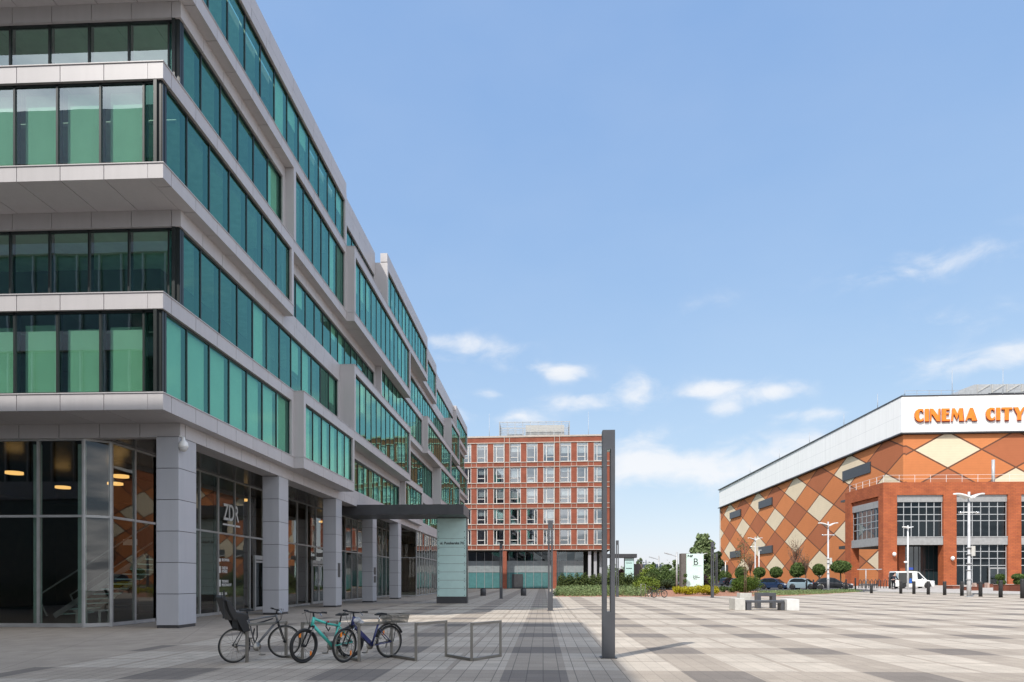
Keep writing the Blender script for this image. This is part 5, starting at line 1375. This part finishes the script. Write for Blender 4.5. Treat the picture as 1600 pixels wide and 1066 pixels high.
# bare young tree before the cinema wall
for x, y, h, lab, s in ((1243, 918, 8.4, 'bare young tree with upright fine twigs before the cinema wall', 5), (1172, 915, 6.8, 'thin reddish young tree left of the gull wing lamp before the cinema wall', 6), (1258, 919, 5.5, 'leaning thin bare sapling right of the bare young tree', 7)):
    t = thing('young_tree', lab, 'tree', at(x, y)); m = MB(); g = random.Random(s)
    m.tube([(0, 0, 0), (.1, 0, h * .35), (0.05, 0, h * .55)], [.10, .08, .05], 7)
    for i in range(26):
        a = g.uniform(0, 6.28); z0 = h * g.uniform(.32, .55); l = h * g.uniform(.2, .42); sp = g.uniform(.10, .30)
        p0 = Vector((.06, 0, z0)); p1 = p0 + Vector((math.cos(a) * l * sp, math.sin(a) * l * sp, l * .5)); p2 = p1 + Vector((math.cos(a) * l * sp * .7, math.sin(a) * l * sp * .7, l * .5))
        m.tube([p0, p1, p2], [.04, .03, .014], 5)
        m.tube([p1, p1 + Vector((g.uniform(-.5, .5), g.uniform(-.5, .5), l * .35))], [.025, .012], 4)
    m.build('trunk', M['twig'], t)
    leaves('crown', leafmat('bud_leaf', (.16, .08, .04), (.22, .14, .06)), t, [(0, 0, h * .7, h * .16, h * .16, h * .26)], 150 if s != 6 else 420, .09, s, .1)
# clipped ball trees
balls = [(1131, 913, 901, 11, 9, 'first clipped round tree from the left, by the cinema corner'), (1158.5, 915.5, 894, 9, 8.5, 'clipped round tree behind the black estate car'), (1186.5, 917, 894.5, 8.5, 7.5, 'clipped round tree right of the gull wing lamp, beside the blue hatchback'), (1212.5, 918, 894.5, 9, 8, 'clipped round tree directly above the blue hatchback'),
         (1247.5, 919, 890, 11.5, 10.5, 'clipped lopsided round tree above the silver car'), (1279.5, 920, 890.5, 8.5, 8.5, 'clipped round tree with a neat ball, left of the tall lamp'), (1313, 920, 886, 12, 9.5, 'wide clipped round tree beside the brick pier'),
         (1092, 913, 898, 4, 5, 'small clipped round tree right of the totem, left of the distant lamp'), (1103.5, 913, 898.5, 5.2, 4.2, 'small clipped round tree right of the distant lamp behind the totem')]
for i, (x, yb_, yc, rx, rz, lab) in enumerate(balls):
    p = at(x, yb_); d = p.y; k = d / F
    zc = zat(yc, d) - p.z; t = thing('clipped_tree', lab, 'tree', p, 0, 'clipped ball trees along the cinema wall')
    R1, R2 = rx * k, rz * k
    MB().tube([(0, 0, -.05), (.05, 0, zc * .5), (0, 0, zc)], [.11, .09, .07], 7).build('trunk', M['bark'], t)
    cl = [(0, 0, zc, R1, R1, R2)]
    if i in (4, 1): cl += [(-R1 * .35, 0, zc - R2 * .35, R1 * .75, R1 * .75, R2 * .8)]
    if i == 6: cl += [(R1 * .6, 0, zc, R1 * .7, R1 * .7, R2 * .8), (-R1 * .5, 0, zc - R2 * .1, R1 * .7, R1 * .7, R2 * .75)]
    leaves('crown', LM['ball'], t, cl, 2600, .13, 40 + i, .78)
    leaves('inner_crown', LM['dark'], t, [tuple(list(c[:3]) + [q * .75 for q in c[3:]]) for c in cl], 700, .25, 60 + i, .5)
for x, yb_, z0, z1, R_, lab in ((1571.5, 915.5, 903.5, 910, 6, 'clipped double ball shrub in the rusty planter'), (1600, 916, 903, 909, 8, 'clipped double ball shrub in the planter at the right edge of the picture')):
    p = at(x, 923.0); d = p.y + .8; k = d / F; t = thing('clipped_shrub', lab, 'shrub', Vector((p.x, d, p.z + .55)))
    za, zb_ = zat(z0 - 1.5, d) - t.location.z, zat(z1, d) - t.location.z
    MB().tube([(0, 0, 0), (0, 0, za)], [.07, .05], 7).build('trunk', M['bark'], t)
    leaves('crown', LM['ball'], t, [(0, 0, za, R_ * k, R_ * k, 4.4 * k), (.1, 0, zb_, R_ * k * .9, R_ * k * .9, 4.4 * k)], 2400, .09, 70 + int(x), .75)
# background trees
def bt(x, d, top, w, lab, mat='tree', n=2600, seed=1, slim=False, leaf=.3, name='tree', bare=.15, nc=26):
    p = atd(x, d); p.z = gz(p.x); tree(lab, p, zat(top, d) - p.z, w * d / F, mat, n, leaf, seed, name, .25, bare, nc, slim, 'trees beyond the square')
bt(1099, 150, 831, 41, 'tallest leafy tree, rising behind the totem and the slotted posts', n=9000, seed=81, leaf=.34, nc=60, bare=.08)
bt(1119, 165, 857, 24, 'dark tree squeezed between the tallest tree and the cinema wall', 'dark', 3800, 82, leaf=.35)
bt(1094, 170, 872, 22, 'dark tree behind the foot of the tallest tree', 'dark', 3200, 83, leaf=.36)
bt(996.5, 190, 868, 6.0, 'left one of two slim poplars right of the distant canopy', 'tree', 1300, 84, True, .3, 'poplar', .05, 16)
bt(1001.5, 195, 867.5, 5.0, 'right one of two slim poplars right of the distant canopy', 'tree', 1100, 85, True, .3, 'poplar', .05, 16)
bt(1022, 170, 875, 10, 'pointed tree between the thin grey lamps', 'green', 1500, 86, False, .3, bare=.1)
bt(1042, 160, 880, 20, 'broad green tree behind the lime bush', 'green', 2600, 87, False, .3, bare=.1)
bt(1056, 120, 872, 14, 'light airy tree left of the totem', 'tree', 1100, 88, False, .22, bare=.2)
bt(971, 210, 888, 16, 'dark bush-like tree seen under the distant canopy', 'purple', 1600, 89, False, .35, bare=.05)
bt(985, 260, 886, 24, 'low green tree far behind the distant canopy', 'green', 1600, 90, False, .4, bare=.05)
o = cover('woodland', [(-20, 300), (75, 290), (90, 330), (-20, 330)], 26000, 9, 'tree', .55, 6.5); tag(o, 'far dark tree belt along the horizon', 'woodland')

# far low building between the lamps
t = thing('house', 'far low pale house with grey roof between the thin lamps', 'house', atd(1012, 230)); MB().box(-7, 5, 0, 8, 0, 5.2).build('walls', M['concrete'], t)
m = MB(); m.extr([(0, 5.201), (8, 5.201), (4, 6.6)], lambda p: (-7.2, p[0], p[1]), lambda p: (5.2, p[0], p[1])); m.build('roof', M['dgrey'], t)

# ------------------------------------------------------------------ neighbouring office block behind and left of the viewpoint (its shade falls on the foreground)
NBK = thing('office_building', 'grey office block with glass storeys standing behind the viewpoint, shading the paving', 'building', (-11.8, 5.2, 0)); nv = (-11.8, 5.2, 0)
ws, gs_ = MB(), MB()
for k in range(7):
    z = [0, 6.1, 9.6, 13.4, 16.4, 20.1, 23.1][k]
    if k: ws.box(-40, -11.8, -75, 5.2, z, z + (1.0 if k < 6 else 2.75))
gs_.box(-39.8, -12.0, -74.8, 4.95, .02, 6.09)
for k in range(1, 6): z = [0, 6.1, 9.6, 13.4, 16.4, 20.1, 23.1]; gs_.box(-39.8, -12.0, -74.8, 4.95, z[k] + 1.001, z[k + 1] - .001)
ws.build('storey_bands', M['panel'], NBK, nv); gs_.build('glazing', plain('dark_teal_opaque', (.02, .06, .055), .08, 0, .8), NBK, nv)
mm = MB()
for i in range(22):
    for k in range(1, 6): z = [0, 6.1, 9.6, 13.4, 16.4, 20.1, 23.1]; mm.box(-39.7 + i * 1.3, -39.6 + i * 1.3, 4.951, 5.1, z[k] + 1, z[k + 1])
mm.build('mullions', M['silver'], NBK, nv)

# ------------------------------------------------------------------ sky, sun, camera
EL = math.radians(47.5); AZ = math.atan2(-.56, -.83)           # direction towards the sun (x = sin, y = cos)
w = bpy.data.worlds.new('World'); sc.world = w; w.use_nodes = True; nt = w.node_tree; nt.nodes.clear()
N_ = lambda t_, **k: (lambda n: ([setattr(n, a, v) for a, v in k.items()], n)[1])(nt.nodes.new(t_))
sky = N_('ShaderNodeTexSky', sky_type='NISHITA'); sky.sun_disc = False; sky.sun_elevation = EL; sky.sun_rotation = AZ; sky.air_density = 1.0; sky.dust_density = .5; sky.ozone_density = 1.0; sky.altitude = 0
tc = N_('ShaderNodeTexCoord'); sp = N_('ShaderNodeSeparateXYZ'); nt.links.new(tc.outputs['Generated'], sp.inputs[0])
def wm(op, a, b_=None, c=None):
    x = N_('ShaderNodeMath', operation=op)
    for i, q in enumerate((a, b_, c)):
        if q is None: continue
        if isinstance(q, (int, float)): x.inputs[i].default_value = q
        else: nt.links.new(q, x.inputs[i])
    return x.outputs[0]
# plane-projected cloud layer
el = wm('MAXIMUM', sp.outputs[2], .02)
az = wm('ARCTAN2', sp.outputs[0], sp.outputs[1]); elv = wm('ARCSINE', sp.outputs[2])
cb = N_('ShaderNodeCombineXYZ'); nt.links.new(wm('DIVIDE', sp.outputs[0], wm('ADD', el, .12)), cb.inputs[0]); nt.links.new(wm('DIVIDE', sp.outputs[1], wm('ADD', el, .12)), cb.inputs[1])
ca = N_('ShaderNodeCombineXYZ'); nt.links.new(az, ca.inputs[0]); nt.links.new(wm('MULTIPLY', elv, 1.9), ca.inputs[1])
def wnoise(scale, det, vec, rough=.55, dist=0):
    n = N_('ShaderNodeTexNoise'); n.inputs['Scale'].default_value = scale; n.inputs['Detail'].default_value = det; n.inputs['Roughness'].default_value = rough; n.inputs['Distortion'].default_value = dist
    nt.links.new(vec, n.inputs['Vector']); return n.outputs['Fac']
nz = wnoise(15, 6, ca.outputs[0], .58, .35); nz2 = wnoise(5, 4, ca.outputs[0], .5)
def blob(px_, py_, rx, ry, wgt):
    """soft cloud centred where the direction through photo pixel px, py points"""
    a0 = math.atan((px_ - 800) / F) - TH; e0 = math.atan((906 - py_) / F * math.cos(math.atan((px_ - 800) / F)))
    da = wm('DIVIDE', wm('SUBTRACT', az, a0), rx / F); de = wm('DIVIDE', wm('SUBTRACT', elv, e0), ry / F)
    r2 = wm('ADD', wm('MULTIPLY', da, da), wm('MULTIPLY', de, de))
    return wm('MULTIPLY', wm('POWER', 2.718, wm('MULTIPLY', r2, -1)), wgt)
tot = None
for bl_ in ((768, 616, 26, 9, .55), (880, 582, 42, 14, .75), (900, 628, 52, 13, .7), (985, 612, 40, 26, .8), (1105, 608, 45, 13, .8), (1205, 612, 48, 15, .85), (1135, 640, 36, 14, .7), (1270, 648, 55, 10, .55), (745, 545, 75, 20, .5), (690, 530, 45, 12, .3), (820, 575, 60, 12, .3), (1130, 735, 190, 34, .75), (990, 720, 60, 24, .7), (820, 655, 60, 14, .55), (1520, 398, 170, 24, .33), (1420, 425, 80, 12, .25), (1090, 478, 60, 16, .26), (1560, 560, 110, 18, .7), (1500, 500, 90, 20, .3), (1000, 680, 60, 14, .35), (700, 640, 60, 20, .4), (1300, 700, 110, 30, .5)):
    x = blob(*bl_); tot = x if tot is None else wm('ADD', tot, x)
# unseen clouds behind the camera, brightened to lift ambient light and glass reflections
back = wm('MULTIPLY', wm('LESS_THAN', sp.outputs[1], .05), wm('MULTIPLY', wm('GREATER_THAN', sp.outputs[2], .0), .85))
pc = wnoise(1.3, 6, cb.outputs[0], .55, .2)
mr = N_('ShaderNodeMapRange'); nt.links.new(wm('ADD', wm('MULTIPLY', wm('SUBTRACT', nz, .5), 1.7), wm('MULTIPLY', tot, .95)), mr.inputs[0]); mr.inputs[1].default_value = .08; mr.inputs[2].default_value = .98; mr.interpolation_type = 'SMOOTHSTEP'
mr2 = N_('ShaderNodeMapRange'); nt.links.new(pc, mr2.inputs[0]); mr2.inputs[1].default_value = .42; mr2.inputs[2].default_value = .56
mask = wm('MULTIPLY', mr.outputs[0], wm('MINIMUM', wm('MULTIPLY', tot, 1.9), .84))
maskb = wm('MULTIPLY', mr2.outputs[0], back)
wisp = wm('MULTIPLY', wm('MULTIPLY', nz2, .10), wm('GREATER_THAN', sp.outputs[2], 0))
mask = wm('MINIMUM', wm('ADD', mask, wisp), 1)
mx = N_('ShaderNodeMix', data_type='RGBA'); nt.links.new(mask, mx.inputs[0]); # film response of the photograph: a softer gradient towards the horizon
ss = N_('ShaderNodeSeparateColor'); nt.links.new(sky.outputs[0], ss.inputs[0]); cs = N_('ShaderNodeCombineColor')
for i, (g_, k_) in enumerate(((.59, .945), (.44, 1.307), (.23, 2.22))): nt.links.new(wm('MULTIPLY', wm('POWER', ss.outputs[i], g_), k_), cs.inputs[i])
nt.links.new(cs.outputs[0], mx.inputs[6]); mx.inputs[7].default_value = (3.45, 3.5, 3.6, 1)
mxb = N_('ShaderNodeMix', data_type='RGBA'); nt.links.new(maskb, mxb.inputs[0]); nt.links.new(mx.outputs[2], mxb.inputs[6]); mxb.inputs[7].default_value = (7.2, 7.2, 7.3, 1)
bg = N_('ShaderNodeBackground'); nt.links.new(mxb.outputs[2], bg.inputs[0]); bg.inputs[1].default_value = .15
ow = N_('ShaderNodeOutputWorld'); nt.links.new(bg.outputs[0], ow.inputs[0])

sun = bpy.data.lights.new('sun', 'SUN'); sun.energy = 2.5; sun.angle = math.radians(.53); sun.color = (1, .95, .87)
so_ = link(bpy.data.objects.new('sun', sun)); tv = Vector((.56, .83, 0)).normalized() * math.cos(EL) + Vector((0, 0, -math.sin(EL)))
so_.rotation_euler = tv.to_track_quat('-Z', 'Y').to_euler(); so_.location = (-40, -60, 80)
cam = bpy.data.cameras.new('camera'); cam.sensor_width = 36; cam.lens = 36 * F / 1600; cam.shift_y = (906 - 533) / 1600; cam.clip_end = 8000; cam.clip_start = .1
co_ = link(bpy.data.objects.new('camera', cam)); co_.location = (0, 0, CH); co_.rotation_euler = (PI / 2, 0, TH); sc.camera = co_
sc.view_settings.view_transform = 'Standard'; sc.view_settings.look = 'None'; sc.view_settings.exposure = .88; sc.view_settings.gamma = 1
sc.cycles.max_bounces = 8; sc.cycles.transparent_max_bounces = 12; sc.cycles.caustics_reflective = False; sc.cycles.caustics_refractive = False
sc.cycles.use_denoising = True
